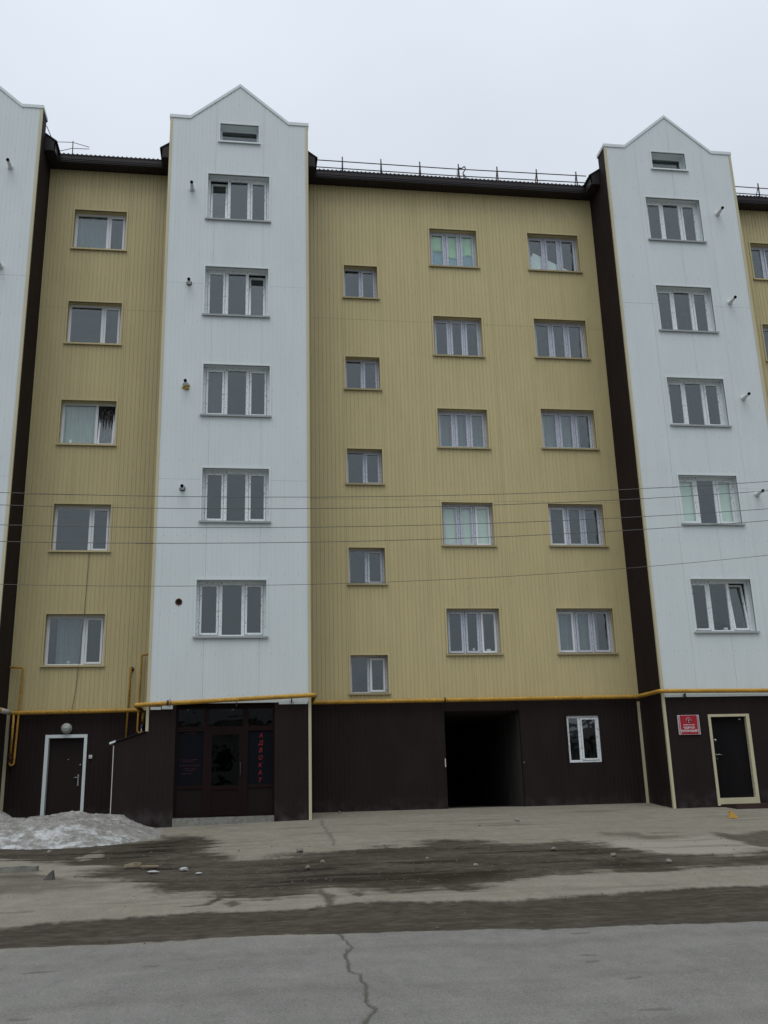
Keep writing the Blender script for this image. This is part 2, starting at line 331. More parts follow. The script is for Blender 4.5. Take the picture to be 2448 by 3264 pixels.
crk = np.maximum(crk, .55*(1-sst(lined(X+w3*.15, Y, JOINT), .01, .06)))
for a, b in (((-.9,-15.9),(-.78,-15.93)),((-1.75,-17.7),(-1.6,-17.72)),((3.25,-16.38),(3.38,-16.4)),((3.2,-16.7),(3.3,-16.7)),((3.27,-17.5),(3.42,-17.47)),((2.98,-18.6),(3.12,-18.6)),((3.55,-15.26),(3.7,-15.25)),((-2.0,-15.9),(-1.75,-15.85))):
    crk = np.maximum(crk, .7*(1-sst(lined(X+w3*.1, Y+w2*.1, [a,b]), .01, .05)))
for a, b in (((-1.7,-14.2),(-.6,-14.15)),((2.8,-14.35),(3.2,-14.3)),((3.7,-14.3),(4.4,-14.25)),((5.2,-14.1),(5.9,-14.0)),((-3.2,-12.2),(-2.7,-12.15))):
    crk = np.maximum(crk, .5*(1-sst(lined(X+w3*.1, Y+w2*.2, [a,b]), .01, .10)))
tyre = np.maximum.reduce([np.exp(-((Y+w1*.35-yy)/.16)**2) for yy in (-15.7,-17.3,-19.0,-20.6)])*(.5+streak*1.6+patch*.8)
wet = np.maximum(wet, np.clip(tyre,0,1)*.16*sst(Y,-24,-21)*(1-sst(Y,-15.2,-14.9)))
road = 1-sst(Y + w1*.3, -14.9, -14.4)
pale = sst(sdf(WX,WY,[(5.6,-8.9),(7.1,-7.2),(9.2,-7.0),(9.4,-8.9),(8,-9.4),(6.6,-8.9)])+streak*.6, -.1, .3)*(1-wet)
near = sst(Y,-20,-18)*sst(-Y,-.3,.3)*sst(X,-8,-6)*sst(-X,-13,-11.6)
Z = gz(Y) + tilt(X,Y) + near*((fbm(X*.6,Y*.6,3,5)-.5)*.05 + wet*(-.012) + fine*.010*(.4+wet) + puddle*-.006 - crk*.012 + mud*.04)
Z = np.where((Y > -1.0), gz(Y)+tilt(X,Y)*sst(-Y,-.05,.9), Z)
idx = np.arange(X.size).reshape(X.shape)
quads = np.stack([idx[:-1,:-1], idx[:-1,1:], idx[1:,1:], idx[1:,:-1]], -1).reshape(-1,4)
qy = (Y[:-1,:-1] + (w1[:-1,:-1])*.2 + .02*0).reshape(-1); qY = Y[:-1,:-1].reshape(-1)
V = np.stack([X,Y,Z], -1).reshape(-1,3); ATT = [a.reshape(-1) for a in (wet,crk,road,pale,puddle)]

def ground_mat():
    m = bpy.data.materials.new('ground_surface'); m.use_nodes = True; nt = m.node_tree; L = nt.links; b = nt.nodes['Principled BSDF']
    g = N(nt,'ShaderNodeNewGeometry')
    def att(n): a = N(nt,'ShaderNodeAttribute'); a.attribute_name = n; return a.outputs['Fac']
    def noise(scale, vec=(1,1,1), detail=8, lo=.3, hi=.7, a=0, b_=1, rough=.6):
        mp = N(nt,'ShaderNodeMapping'); mp.inputs['Scale'].default_value = vec; L.new(g.outputs['Position'], mp.inputs[0])
        n = N(nt,'ShaderNodeTexNoise'); n.inputs['Scale'].default_value = scale; n.inputs['Detail'].default_value = detail; n.inputs['Roughness'].default_value = rough
        L.new(mp.outputs[0], n.inputs['Vector']); r = N(nt,'ShaderNodeMapRange')
        for i, v in zip((1,2,3,4), (lo,hi,a,b_)): r.inputs[i].default_value = v
        L.new(n.outputs[0], r.inputs[0]); return r.outputs[0], n.outputs[0]
    def mix(f, a, b_):
        x = N(nt,'ShaderNodeMixRGB')
        if isinstance(f,float): x.inputs[0].default_value = f
        else: L.new(f, x.inputs[0])
        for i, c in ((1,a),(2,b_)):
            if isinstance(c, tuple): x.inputs[i].default_value = c+(1,)
            else: L.new(c, x.inputs[i])
        return x.outputs[0]
    def mul(c, f):
        s = N(nt,'ShaderNodeVectorMath', operation='SCALE'); L.new(c, s.inputs[0]); L.new(f, s.inputs['Scale']); return s.outputs[0]
    big, _ = noise(.9); med, _ = noise(5, (1,.5,1)); spk, spkh = noise(55, detail=4, lo=.3, hi=.7, a=.74, b_=1.26); grit, grh = noise(140, detail=3, lo=.3, hi=.72, a=.70, b_=1.34)
    strk, _ = noise(2.2, (.5,1.3,1), a=.93, b_=1.07)
    conc = mix(big, (.180,.164,.130), (.242,.223,.184)); conc = mix(.5, conc, mix(med, (.150,.138,.111), (.224,.206,.170)))
    asph = mix(big, (.152,.149,.137), (.198,.194,.179)); asph = mix(.5, asph, mix(med, (.132,.131,.122), (.192,.188,.174)))
    c = mix(att('road'), conc, asph); c = mul(c, strk); c = mul(c, spk); c = mul(c, grit)
    pl_ = N(nt,'ShaderNodeMath', operation='MULTIPLY'); pl_.inputs[1].default_value = .6; L.new(att('pale'), pl_.inputs[0]); c = mix(pl_.outputs[0], c, (.28,.265,.225))
    fm_, _ = noise(11, (1,.6,1)); dirt = mix(fm_, (.031,.025,.018), (.052,.043,.032)); dirt = mix(.5, dirt, mix(med, (.032,.026,.019), (.056,.046,.035))); dirt = mul(dirt, grit)
    blotch, _ = noise(7, (.55,1.3,1), lo=.30, hi=.66, a=-.14, b_=.10); wa = N(nt,'ShaderNodeMath', operation='MULTIPLY_ADD'); wa.use_clamp = True
    e1 = N(nt,'ShaderNodeMath', operation='MULTIPLY'); L.new(att('wet'), e1.inputs[0]); L.new(blotch, e1.inputs[1])
    L.new(e1.outputs[0], wa.inputs[0]); wa.inputs[1].default_value = 1.3; L.new(att('wet'), wa.inputs[2])
    c = mix(wa.outputs[0], c, dirt); c = mix(att('puddle'), c, (.017,.014,.011)); c = mix(att('crack'), c, (.082,.076,.064))
    L.new(c, b.inputs['Base Color'])
    rr = N(nt,'ShaderNodeMapRange'); rr.inputs[3].default_value = .95; rr.inputs[4].default_value = .70; L.new(att('wet'), rr.inputs[0]); pr = N(nt,'ShaderNodeMath', operation='MULTIPLY_ADD'); pr.inputs[1].default_value = -.30; L.new(att('puddle'), pr.inputs[0]); L.new(rr.outputs[0], pr.inputs[2]); L.new(pr.outputs[0], b.inputs['Roughness'])
    b.inputs['Specular IOR Level'].default_value = .10
    bp = N(nt,'ShaderNodeBump'); bp.inputs['Strength'].default_value = .5; bp.inputs['Distance'].default_value = .012; L.new(spkh, bp.inputs['Height'])
    bp2 = N(nt,'ShaderNodeBump'); bp2.inputs['Strength'].default_value = .4; bp2.inputs['Distance'].default_value = .006; L.new(grh, bp2.inputs['Height']); L.new(bp.outputs[0], bp2.inputs['Normal'])
    L.new(bp2.outputs[0], b.inputs['Normal']); return m
GM = ground_mat()
def sheet_part(name, mask):
    q = quads[mask]; used, inv = np.unique(q, return_inverse=True); q = inv.reshape(-1,4)
    me = bpy.data.meshes.new(name); me.vertices.add(len(used)); me.vertices.foreach_set('co', V[used].astype(np.float32).ravel())
    me.loops.add(q.size); me.loops.foreach_set('vertex_index', q.astype(np.int32).ravel())
    me.polygons.add(len(q)); me.polygons.foreach_set('loop_start', np.arange(0,q.size,4,dtype=np.int32)); me.polygons.foreach_set('loop_total', np.full(len(q),4,np.int32))
    me.polygons.foreach_set('use_smooth', np.ones(len(q),bool)); me.update(calc_edges=True)
    for nme, a in zip(('wet','crack','road','pale','puddle'), ATT):
        at = me.attributes.new(nme,'FLOAT','POINT'); at.data.foreach_set('value', a[used].astype(np.float32))
    me.materials.append(GM); return tag(link(name, me), kind='structure')
sheet_part('road', (qY < -14.6) & (qY > -34.5))
sheet_part('pavement', (qY >= -14.6) & (qY < .25))
sheet_part('ground', (qY >= .25) | (qY <= -34.5))

# ------------------------------------------------------------------ building
D = 1.554                                               # how far the white bays stand out
B = thing('apartment_building', 'five-storey apartment block clad in ribbed white, yellow and brown metal', 'apartment building', (4.2, 0, .85))
B1, B2, B3 = (-9.97,-5.97), (-2.36,1.63), (10.86,15.02)
PITCH = .115
def breaks(u0, u1, du, g):
    out = [u0, u1]; k = math.floor(u0/PITCH)-1
    while k*PITCH < u1+PITCH:
        for d_ in (-g, -g*.45, g*.45, g):
            u = k*PITCH+PITCH/2+d_
            if u0 < u < u1: out.append(u)
        k += 1
    return out
def prof(u, g, depth):
    t = abs((u/PITCH) % 1 - .5)*PITCH
    if t <= g*.45+1e-6: return depth
    if t >= g-1e-6: return 0
    return depth*(g-t)/(g*.55)
def sheet(name, u0, u1, z0, z1, axis, face, material, parent, holes=(), g=.016, depth=.010, top=None, sgn=1):
    us = breaks(u0,u1,0,g); zs = [z0,z1]
    for h in holes:
        us += [u for u in h[:2] if u0 < u < u1]; zs += [z for z in h[2:] if z0 < z < z1]
    if top: us += [u for u,_ in top if u0 < u < u1]
    us = sorted(set(round(u,4) for u in us)); zs = sorted(set(round(z,4) for z in zs))
    m = MB()
    def P(u, z): d_ = face+sgn*prof(u,g,depth); return (u,d_,z) if axis == 'x' else (d_,u,z)
    for a, b in zip(us,us[1:]):
        for c, e in zip(zs,zs[1:]):
            um, zm = (a+b)/2, (c+e)/2
            if any(h[0] < um < h[1] and h[2] < zm < h[3] for h in holes): continue
            ea = eb = e
            if top and e == zs[-1]:
                ea = float(np.interp(a,[t[0] for t in top],[t[1] for t in top])); eb = float(np.interp(b,[t[0] for t in top],[t[1] for t in top]))
            m.quad([P(a,c),P(b,c),P(b,eb),P(a,ea)])
    if not m.f: return
    o = (u0,face,z0) if axis == 'x' else (face,u0,z0)
    return m.build(name, material, parent, o)
def clad(wall_label, u0, u1, zsplit, axis, face, material, holes=(), top=None, sgn=1, **kw):
    # the wall core stands behind its sheets; each sheet is about 1.15 m wide
    z0, z1 = zsplit[0], zsplit[-1]
    w = MB()
    t0, t1 = face+sgn*.02, face+sgn*.05
    us = sorted({u0,u1}|{u for h in holes for u in h[:2]}); zz = sorted({z0,z1-.02}|{z for h in holes for z in h[2:]})
    for a, b in zip(us,us[1:]):
        for c, e in zip(zz,zz[1:]):
            um, zm = (a+b)/2,(c+e)/2
            if any(h[0] < um < h[1] and h[2] < zm < h[3] for h in holes): continue
            lo, hi = min(t0,t1), max(t0,t1)
            w.box(a,b,lo,hi,c,e) if axis == 'x' else w.box(lo,hi,a,b,c,e)
    wo_ = w.build('wall', MT['tunnel'], B, ((u0,face,z0) if axis == 'x' else (face,u0,z0))); wo_['label'] = wall_label
    n = max(1, round((u1-u0)/1.15)); edges = [u0+(u1-u0)*i/n for i in range(n+1)]
    edges = [u0]+[round(round(e/PITCH)*PITCH,4) for e in edges[1:-1]]+[u1]
    for a, b in zip(edges,edges[1:]):
        for i, (c, e) in enumerate(zip(zsplit,zsplit[1:])):
            tp = top if (top and e == z1) else None
            j = random.uniform(-.0015,.0015)
            c += .004 if i else 0; spans = [(c,e)]
            for h in holes:
                if h[0] <= a+.001 and h[1] >= b-.001:
                    spans = [q_ for lo_,hi_ in spans for q_ in ((lo_,min(hi_,h[2])),(max(lo_,h[3]),hi_)) if q_[1]-q_[0] > .01]
            for lo_,hi_ in spans:
                sheet('siding_sheet', a, b-(.0035 if b < u1 else 0), lo_, hi_, axis, face+j, material, wo_, [h for h in holes if h[1] > a and h[0] < b and h[3] > lo_ and h[2] < hi_], top=tp if hi_ == e else None, sgn=sgn, **kw)
    return wo_

H3 = [6.22+3*k for k in range(5)]
winB = [(5.51,7.01,zb,zt) for zb,zt in zip((4.95,8.03,10.98,13.92,16.94),(6.22,9.31,12.20,15.22,18.25))]
winC = [(8.66,10.32,zb,zt) for zb,zt in zip((4.95,8.05,11.03,13.97,16.96),(6.22,9.31,12.28,15.27,18.27))]
winA = [(2.81,3.83,zb,zt) for zb,zt in zip((3.92,6.91,9.82,12.74,15.72),(4.945,7.945,10.88,13.785,16.81))]
winL = [(-5.18,-3.68,zb,zt) for zb,zt in zip((4.73,7.79,10.83,13.89,16.94),(6.08,9.10,12.14,15.21,18.24))]
winW = [(x0,x1,zb,zt) for x0,x1,zb,zt in zip((-1.25,-1.18,-1.23,-1.25,-1.24),(.51,.56,.56,.50,.51),(5.21,8.22,11.18,14.15,17.17),(6.67,9.68,12.66,15.65,18.66))]
winV = [(12.01,13.76,zb,zt) for zb,zt in zip((5.28,8.31,11.25,14.24,17.28),(6.74,9.74,12.73,15.72,18.76))]
winR = [(16.2,17.7,14.14,15.41),(16.2,17.7,17.03,18.36)]
sm2 = (-.93,.19,19.77,20.39); sm3 = (12.37,13.48,19.80,20.42)
gwin = (8.72,9.64,2.0,3.24); passage = (5.32,7.40,.90,3.42); doorL = (-4.93,-4.0,.95,2.93); shop = (-1.66,.74,.90,3.56); doorR = (12.10,13.16,.84,3.06)
EAVE = 19.62; YB = 3.68; J1, J2 = 9.36, 15.0
yk = dict(g=.013, depth=.0095); wk = dict(g=.012, depth=.004); bk = dict(g=.02, depth=.005)
clad('pale yellow ribbed metal wall of the left recess', B1[1], B2[0], [YB-.12,J1,J2,EAVE], 'x', 0, MT['yellow'], winL, **yk)
clad('pale yellow ribbed metal wall of the wide centre recess', B2[1], B3[0], [YB,J1,J2,EAVE], 'x', 0, MT['yellow'], winA+winB+winC, **yk)
clad('pale yellow ribbed metal wall right of the last white bay', B3[1], 20.8, [YB,J1,J2,EAVE], 'x', 0, MT['yellow'], winR, **yk)
def gable(b):
    c = (b[0]+b[1])/2; return [(b[0],20.56),(c-1.43,20.56),(c,21.78),(c+1.43,20.56),(b[1],20.56)]
for b, wins, lab in ((B1,[],'white ribbed metal bay at the left edge'),(B2,winW+[sm2],'white ribbed metal bay over the shop entrance'),(B3,winV+[sm3],'white ribbed metal bay over the black door')):
    clad(lab, b[0], b[1], [3.57,J1,J2+.1,20.56], 'x', -D, MT['white'], wins, top=gable(b), **wk)
    # brown return walls
    for x, s in ((b[0],1),(b[1],-1)):
        clad('dark brown ribbed return wall of a white bay', -D+.03, .10, [.75,3.6,J1,J2,20.0], 'y', x, MT['brown'], (), sgn=s, **bk)
        sheet('siding_sheet', -D+.03, -D+.58, 20.0, 20.54, 'y', x, MT['brown'], [o for o in B.children][-1], sgn=s, **bk)
clad('dark brown ground-floor wall of the left recess', B1[1], B2[0], [.7,YB-.11], 'x', .004, MT['brown'], [doorL], **bk)
clad('dark brown ground-floor wall round the dark passage', B2[1], B3[0], [.7,YB+.01], 'x', .004, MT['brown'], [passage,gwin], **bk)
clad('dark brown ground-floor wall at the right edge', B3[1], 20.8, [.7,YB+.01], 'x', .004, MT['brown'], [], **bk)
clad('dark brown ground-floor front of the left bay', B1[0], B1[1], [.6,3.58], 'x', -D+.006, MT['brown'], [], **bk)
clad('dark brown ground-floor front round the shop', B2[0], B2[1], [.6,3.58], 'x', -D+.006, MT['brown'], [shop], **bk)
clad('dark brown ground-floor front round the black door', B3[0], B3[1], [.65,3.58], 'x', -D+.006, MT['brown'], [doorR], **bk)
# parapet body, coping and corner trims of the bays
for b in (B1,B2,B3):
    g_ = gable(b); c = (b[0]+b[1])/2; Y0, Y1 = -D-.025, -D+.60
    p = MB()
    poly = [(b[0]+.01,19.9)]+[(b[1]-.01,19.9)]+[(x,z-.01) for x,z in reversed(g_)]
    p.prism(poly, -D+.53, -D+.58); p.build('parapet', MT['brown'], B, (c,-D,20.5))
    k = MB(); T = .10
    pts = [(g_[0][0]-.03,g_[0][1])]+g_[1:-1]+[(g_[-1][0]+.03,g_[-1][1])]
    for (xa,za),(xb,zb) in zip(pts,pts[1:]):
        k.prism([(xa,za-T+.03),(xb,zb-T+.03),(xb,zb+.03),(xa,za+.03)], Y0, Y1)
    k.build('coping', MT['white_trim'], B, (c,-D,20.6))
    for x, s in ((b[0],1),(b[1],-1)):
        t = MB(); xi = x+s*.058
        t.box(min(x-s*.012,xi), max(x-s*.012,xi), -D-.014, -D-.004, (.7 if b is not B2 or s < 0 else 2.92), 20.47)
        t.box(min(x-s*.012,x-s*.002), max(x-s*.012,x-s*.002), -D-.004, -D+.055, (.7 if b is not B2 or s < 0 else 2.92), 20.47)
        t.build('corner_trim', MT['cream'], B, (x,-D,.8))
for x, s in ((B1[1],1),(B3[0],-1)):                     # inner corner strips of the ground floor
    t = MB(); t.box(min(x+s*.004,x+s*.085), max(x+s*.004,x+s*.085), -.016, -.004, .85, 3.6); t.build('corner_trim', MT['cream'], B, (x,0,.85))
for x0,x1,z0,z1 in ((-2.27,-2.02,3.43,3.50),(-2.0,-1.74,3.44,3.53),(.84,1.2,3.52,3.6),(1.21,1.55,3.52,3.6),(10.95,11.5,3.56,3.62),(11.52,15.0,3.56,3.62)):
    MB().box(x0,x1,-D-.02,-D-.006,z0,z1).build('base_flashing', MT['white_trim'], B, (x0,-D,z0))

# roofs
def ribbed_roof(x0,x1,ya,za,yb,zb,name='roof'):
    m = MB(); p = .13; n = int((x1-x0)/p)
    us = []
    for i in range(n+1):
        for d_, h in ((0,0),(.035,0),(.05,.026),(.085,.026),(.10,0)):
            u = x0+i*p+d_
            if u <= x1: us.append((u,h))
    for (u,h),(v,k) in zip(us,us[1:]):
        m.quad([(u,ya,za+h),(v,ya,za+k),(v,yb,zb+k),(u,yb,zb+h)])
        m.quad([(u,ya,za+h),(u,ya,za-.04),(v,ya,za-.04),(v,ya,za+k)])
        m.quad([(u,ya,za-.04),(u,yb,zb-.04),(v,yb,zb-.04),(v,ya,za-.04)])
    return m.build(name, MT['brown_roof'], B, (x0,ya,za))
for x0,x1 in ((B1[1]-.02,B2[0]+.02),(B2[1]-.02,B3[0]+.02),(B3[1]-.02,20.9)):
    r_ = ribbed_roof(x0,x1,-.43,19.84,6.5,22.6)
    f_ = MB(); f_.box(x0+.02,x1-.02,-.41,-.385,19.58,19.825); f_.box(x0+.02,x1-.02,-.425,-.412,19.62,19.645); f_.box(x0+.02,x1-.02,-.422,-.412,19.68,19.80)
    f_.build('fascia', MT['fascia'], r_, (x0,-.5,19.5))
    s_ = MB()
    n = int((x1-x0)/.30)
    for i in range(n): a = x0+.02+(x1-x0-.04)*i/n; b_ = x0+.02+(x1-x0-.04)*(i+1)/n; s_.box(a,b_-.006,-.384,-.004,19.585,19.605)
    s_.build('soffit', MT['fascia'], r_, (x0,-.4,19.585))
ribbed_roof(B1[0],20.9,6.5,22.6,13.5,19.78)
for b in (B1,B2,B3):                                    # pitched roof behind each gable, with boxed eaves at both sides
    c = (b[0]+b[1])/2; hw = (b[1]-b[0])/2
    for s in (1,-1):
        xe = c+s*(hw+.34); ze = 19.86; m = MB(); p = .13; y = -D+.58; us = []
        while y < 1.2:
            for d_, h in ((0,0),(.035,0),(.05,.022),(.085,.022),(.10,0)): us.append((y+d_,h))
            y += p
        zr = 21.55
        for (u,h),(v,k) in zip(us,us[1:]):
            m.quad([(xe,u,ze+h),(xe,v,ze+k),(c,v,zr+k),(c,u,zr+h)]); m.quad([(xe,u,ze-.035),(xe,v,ze-.035),(xe,v,ze+k),(xe,u,ze+h)])
            m.quad([(xe,u,ze-.035),(xe,v,ze-.035),(c,v,zr-.035),(c,u,zr-.035)])
        m.quad([(xe,us[0][0],ze-.035),(xe,us[0][0],ze+.01),(c,us[0][0],zr+.01),(c,us[0][0],zr-.035)])
        r_ = m.build('roof', MT['brown_roof'], B, (xe,-D+.58,ze))
        f_ = MB(); xw = c+s*(hw+.004); xo = c+s*(hw+.29)
        f_.box(min(xo,xo-s*.025),max(xo,xo-s*.025),-D+.60,-.45,19.58,19.85)
        f_.box(min(xw,xo),max(xw,xo),-D+.60,-.45,19.55,19.575)
        f_.prism([(min(xw,xo),19.58),(max(xw,xo),19.58),(max(xw,xo),(20.12 if s < 0 else 19.86)),(min(xw,xo),(20.12 if s > 0 else 19.86))], -D+.60, -D+.63)
        f_.build('fascia', MT['fascia'], r_, (xo,-D+.6,19.6))
# back and end walls close the block
MB().box(B1[0],20.8,12.8,13,.8,19.7).box(B1[0],B1[0]+.2,.06,12.8,.8,19.7).box(20.6,20.8,.06,12.8,.8,19.7).build('wall', MT['yellow'], B, (5,12.8,.8))

# ------------------------------------------------------------------ windows
CACHE = {}
def shared(key, mk):
    if key not in CACHE: CACHE[key] = mk()
    return CACHE[key]
LAY = dict(
    three_film=(1.5,.05,[(.05,.505,1),(.555,.955,1),(1.005,1.45,1)],.062,'film'),
    three_bay=(1.75,.07,[(.07,.56,1),(.63,1.14,0),(1.21,1.68,1)],.058,'marked'),
    two_film=(1.02,.045,[(.045,.49,0),(.54,.975,1)],.06,'film'),
    two_left=(1.5,.055,[(.055,.925,0),(.985,1.445,1)],.058,'plain'),
    attic=(1.12,.045,[(.045,1.075,0)],.05,'plain'),
    ground=(.92,.05,[(.05,.335,0),(.385,.87,1)],.05,'marked'),
)
def ring(m, x0,x1,z0,z1,t,ya,yb):
    m.box(x0,x0+t,ya,yb,z0,z1); m.box(x1-t,x1,ya,yb,z0,z1); m.box(x0+t,x1-t,ya,yb,z0,z0+t); m.box(x0+t,x1-t,ya,yb,z1-t,z1)
def window(win, yf, kind, wallm, trimm, tilt=None, dep=.21, plainmask=(), frame=None, sill=True, sillm=None):
    x0,x1,z0,z1 = win; w, h = x1-x0, z1-z0; W0, t, cells, st, fm = LAY[kind]; k = w/W0; fm = frame or fm
    O = (x0,yf,z0); key = (kind,round(w,2),round(h,2),dep)
    def mk():
        m = MB(); ring(m,0,w,0,h,t,dep,dep+.06); m2 = m
        for (a,b,_),(c,d_,_2) in zip(cells,cells[1:]): m2.box(b*k,c*k,dep,dep+.06,t,h-t)
        for a,b,s in cells:
            if not s: ring(m2,a*k,b*k,t,h-t,.014,dep+.008,dep+.05)
        return m2.mesh('window', MT[fm])
    wobj = link('window', shared(key+(fm,'f'),mk), B, O)
    for i,(a,b,s) in enumerate(cells):
        aw, bw = a*k, b*k; cw, ch = bw-aw, h-2*t; org = (x0+aw, yf+dep, z0+t)
        tl = tilt and i in tilt
        par, rot = wobj, 0
        inset = st if s else .012
        if s:
            fmi = 'plain' if i in plainmask else fm
            def mks():
                m = MB(); ring(m,.010,cw-.010,.010,ch-.010,st-.006,-.014,.046); return m.mesh('sash', MT[fmi])
            so = link('sash', shared(key+(i,fmi,'s'),mks), wobj, org)
        def mkp(): return MB().box(inset,cw-inset,.012,.026,inset,ch-inset).mesh('pane', MT['glass'])
        po = link('pane', shared(key+(i,'p'),mkp), wobj, org)
        if tl:
            for o_ in ([so,po] if s else [po]): o_.rotation_euler.x = -tilt[i]
        if s and kind != 'three_film' and i == len(cells)-1:
            hd = MB(); hd.box(.018,.040,-.03,-.012,ch*.48,ch*.48+.03)
    def mkr():
        m = MB(); y0_ = -.016
        m.box(-.045,0,y0_,-.002,-.01,h+.045); m.box(w,w+.045,y0_,-.002,-.01,h+.045); m.box(0,w,y0_,-.002,h,h+.045)
        m.box(-.012,0,-.002,dep+.06,0,h); m.box(w,w+.012,-.002,dep+.06,0,h); m.box(-.012,w+.012,-.002,dep+.06,h,h+.012); m.box(0,w,0,dep,-.012,0)
        return m.mesh('reveal', MT[trimm])
    link('reveal', shared(key+(trimm,'r'),mkr), wobj, O)
    if sill:
        def mksl():
            m = MB(); e = .06
            m.prism([(-e,-.012),(w+e,-.012),(w+e,.006),(-e,.006)], -.048, -.003); m.box(-e,w+e,-.058,-.049,-.040,.008); m.box(0,w,-.003,dep,.001,.008)
            return m.mesh('sill', MT[sillm or trimm])
        link('sill', shared(key+(sillm or trimm,'sl'),mksl), wobj, O)
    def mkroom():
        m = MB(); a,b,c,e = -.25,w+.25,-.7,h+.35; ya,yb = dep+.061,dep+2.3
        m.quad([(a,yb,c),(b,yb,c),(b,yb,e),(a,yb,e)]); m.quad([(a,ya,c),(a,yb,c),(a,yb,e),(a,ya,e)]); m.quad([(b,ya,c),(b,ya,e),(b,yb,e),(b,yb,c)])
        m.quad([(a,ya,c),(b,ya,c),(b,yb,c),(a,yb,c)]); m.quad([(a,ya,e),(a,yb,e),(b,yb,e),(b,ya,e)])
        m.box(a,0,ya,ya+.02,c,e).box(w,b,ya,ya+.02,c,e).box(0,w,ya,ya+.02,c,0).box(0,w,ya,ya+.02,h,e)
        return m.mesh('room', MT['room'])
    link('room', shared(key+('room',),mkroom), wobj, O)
    return wobj
for i, w_ in enumerate(winB): window(w_, 0, 'three_film', 'yellow', 'yellow_trim', sillm='yellow_sill', plainmask=[(2,),(2,),(),(),()][i])
for i, w_ in enumerate(winC): window(w_, 0, 'three_film', 'yellow', 'yellow_trim', sillm='yellow_sill', plainmask=[(0,),(0,),(),(),()][i])
for i, w_ in enumerate(winA): window(w_, 0, 'two_film', 'yellow', 'yellow_trim', sillm='yellow_sill', plainmask=[(1,),(),(),(),()][i])
for i, w_ in enumerate(winL): window(w_, 0, 'two_left', 'yellow', 'yellow_trim', tilt={1:R(9)} if i == 2 else None)
for i, w_ in enumerate(winW): window(w_, -D, 'three_bay', 'white', 'white_trim', sillm='grey_sill', tilt={3:{2:R(7)},4:{0:R(7)}}.get(i))
for i, w_ in enumerate(winV): window(w_, -D, 'three_bay', 'white', 'white_trim', sillm='grey_sill', tilt={0:{2:R(7)}}.get(i))
for w_ in winR: window(w_, 0, 'three_film', 'yellow', 'yellow_trim')
for w_ in (sm2,sm3): window(w_, -D, 'attic', 'white', 'white_trim', dep=.27)
window(gwin, .004, 'ground', 'brown', 'brown', dep=.03, sill=False)

# cloths, blinds and boards seen behind the glass
def drape(name, label, cat, x0,x1,y,z0,z1, m_, folds=9, amp=.02, group=None, lower=None):
    m = MB(); n = folds*6; rows = 5
    for i in range(n):
        a, b = i/n, (i+1)/n
        for r_ in range(rows):
            def P(u, v):
                zz = z0+(z1-z0)*v
                if lower and r_ == 0 and v == 0: zz += lower(u)
                return (x0+(x1-x0)*u, y+amp*math.sin(u*folds*2*math.pi+.6*math.sin(u*17)), zz)
            v0, v1 = r_/rows, (r_+1)/rows
            m.quad([P(a,v0),P(b,v0),P(b,v1),P(a,v1)], True)
    o = m.build(name, m_, None, ((x0+x1)/2, y, z1)); return tag(o, label, cat, group)
b5, c5 = winB[4], winC[4]
drape('cloth', 'pale green cloth hung over the upper half of the top-floor window', 'cloth', b5[0]+.05,b5[1]-.05,.31,b5[2]+.55,b5[3]-.06,MT['green'],4,.015,None,lambda u: .06*math.sin(u*9)+(.16 if u < .34 else 0)+(-.05 if u > .93 else 0))
drape('cloth', 'blue cloth hung below the green one in the top-floor window', 'cloth', b5[0]+.05,b5[1]-.05,.335,b5[2]+.03,b5[2]+.86,MT['bluec'],6,.015)
o = MB(); o.prism([(c5[0]+.06,c5[2]+.03),(c5[0]+1.50,c5[2]+.03),(c5[0]+1.52,c5[2]+.16),(c5[0]+.26,c5[2]+.80),(c5[0]+.10,c5[2]+.52)], .31, .325)
tag(o.build('board', MT['board'], None, (c5[0]+.7,.27,c5[2])), 'slanted white board leaning inside the top-floor window nearest the brown strip', 'board')
drape('blind', 'pale greenish blind covering all three panes on the second floor', 'blind', winB[1][0]+.05,winB[1][1]-.05,.30,winB[1][2]+.05,winB[1][3]-.04,MT['paper'],2,.004)
for s_, (a, b) in (('left',(.09,.57)),('right',(1.2,1.70))):
    drape('blind', f'pale blind behind the {s_} pane of the right bay on the second floor', 'blind', winV[1][0]+a,winV[1][0]+b,-D+.30,winV[1][2]+.08,winV[1][3]-.05,MT['paper'],1,.003)
l3 = winL[2]
drape('curtain', 'white lace curtain in the middle window of the left recess', 'curtain', l3[0]+.05,l3[0]+.95,.34,l3[2]+.02,l3[3]-.03,MT['lace'],8,.02)
drape('curtain', 'grey net curtain in the lowest upper window of the left recess', 'curtain', winL[0][0]+.25,winL[0][0]+1.0,.32,winL[0][2]+.02,winL[0][3]-.03,MT['cloth'],6,.02)
drape('curtain', 'grey net curtain in the topmost window of the left recess', 'curtain', winL[4][0]+.05,winL[4][0]+.95,.32,winL[4][2]+.02,winL[4][3]-.03,MT['cloth'],6,.02)
drape('curtain', 'pale net curtain on the middle floor, in the window next to the brown strip', 'curtain', winC[2][0]+.05,winC[2][0]+1.28,.34,winC[2][2]+.02,winC[2][3]-.03,MT['cloth'],9,.02)
drape('curtain', 'pale net curtain on the middle floor, two windows from the brown strip', 'curtain', winB[2][0]+.05,winB[2][1]-.05,.34,winB[2][2]+.02,winB[2][3]-.03,MT['cloth'],9,.02)
drape('curtain', 'sheer grey curtain in the lowest upper window nearest the brown strip', 'curtain', winC[0][0]+.05,winC[0][0]+1.3,.34,winC[0][2]+.02,winC[0][3]-.03,MT['cloth'],7,.02)
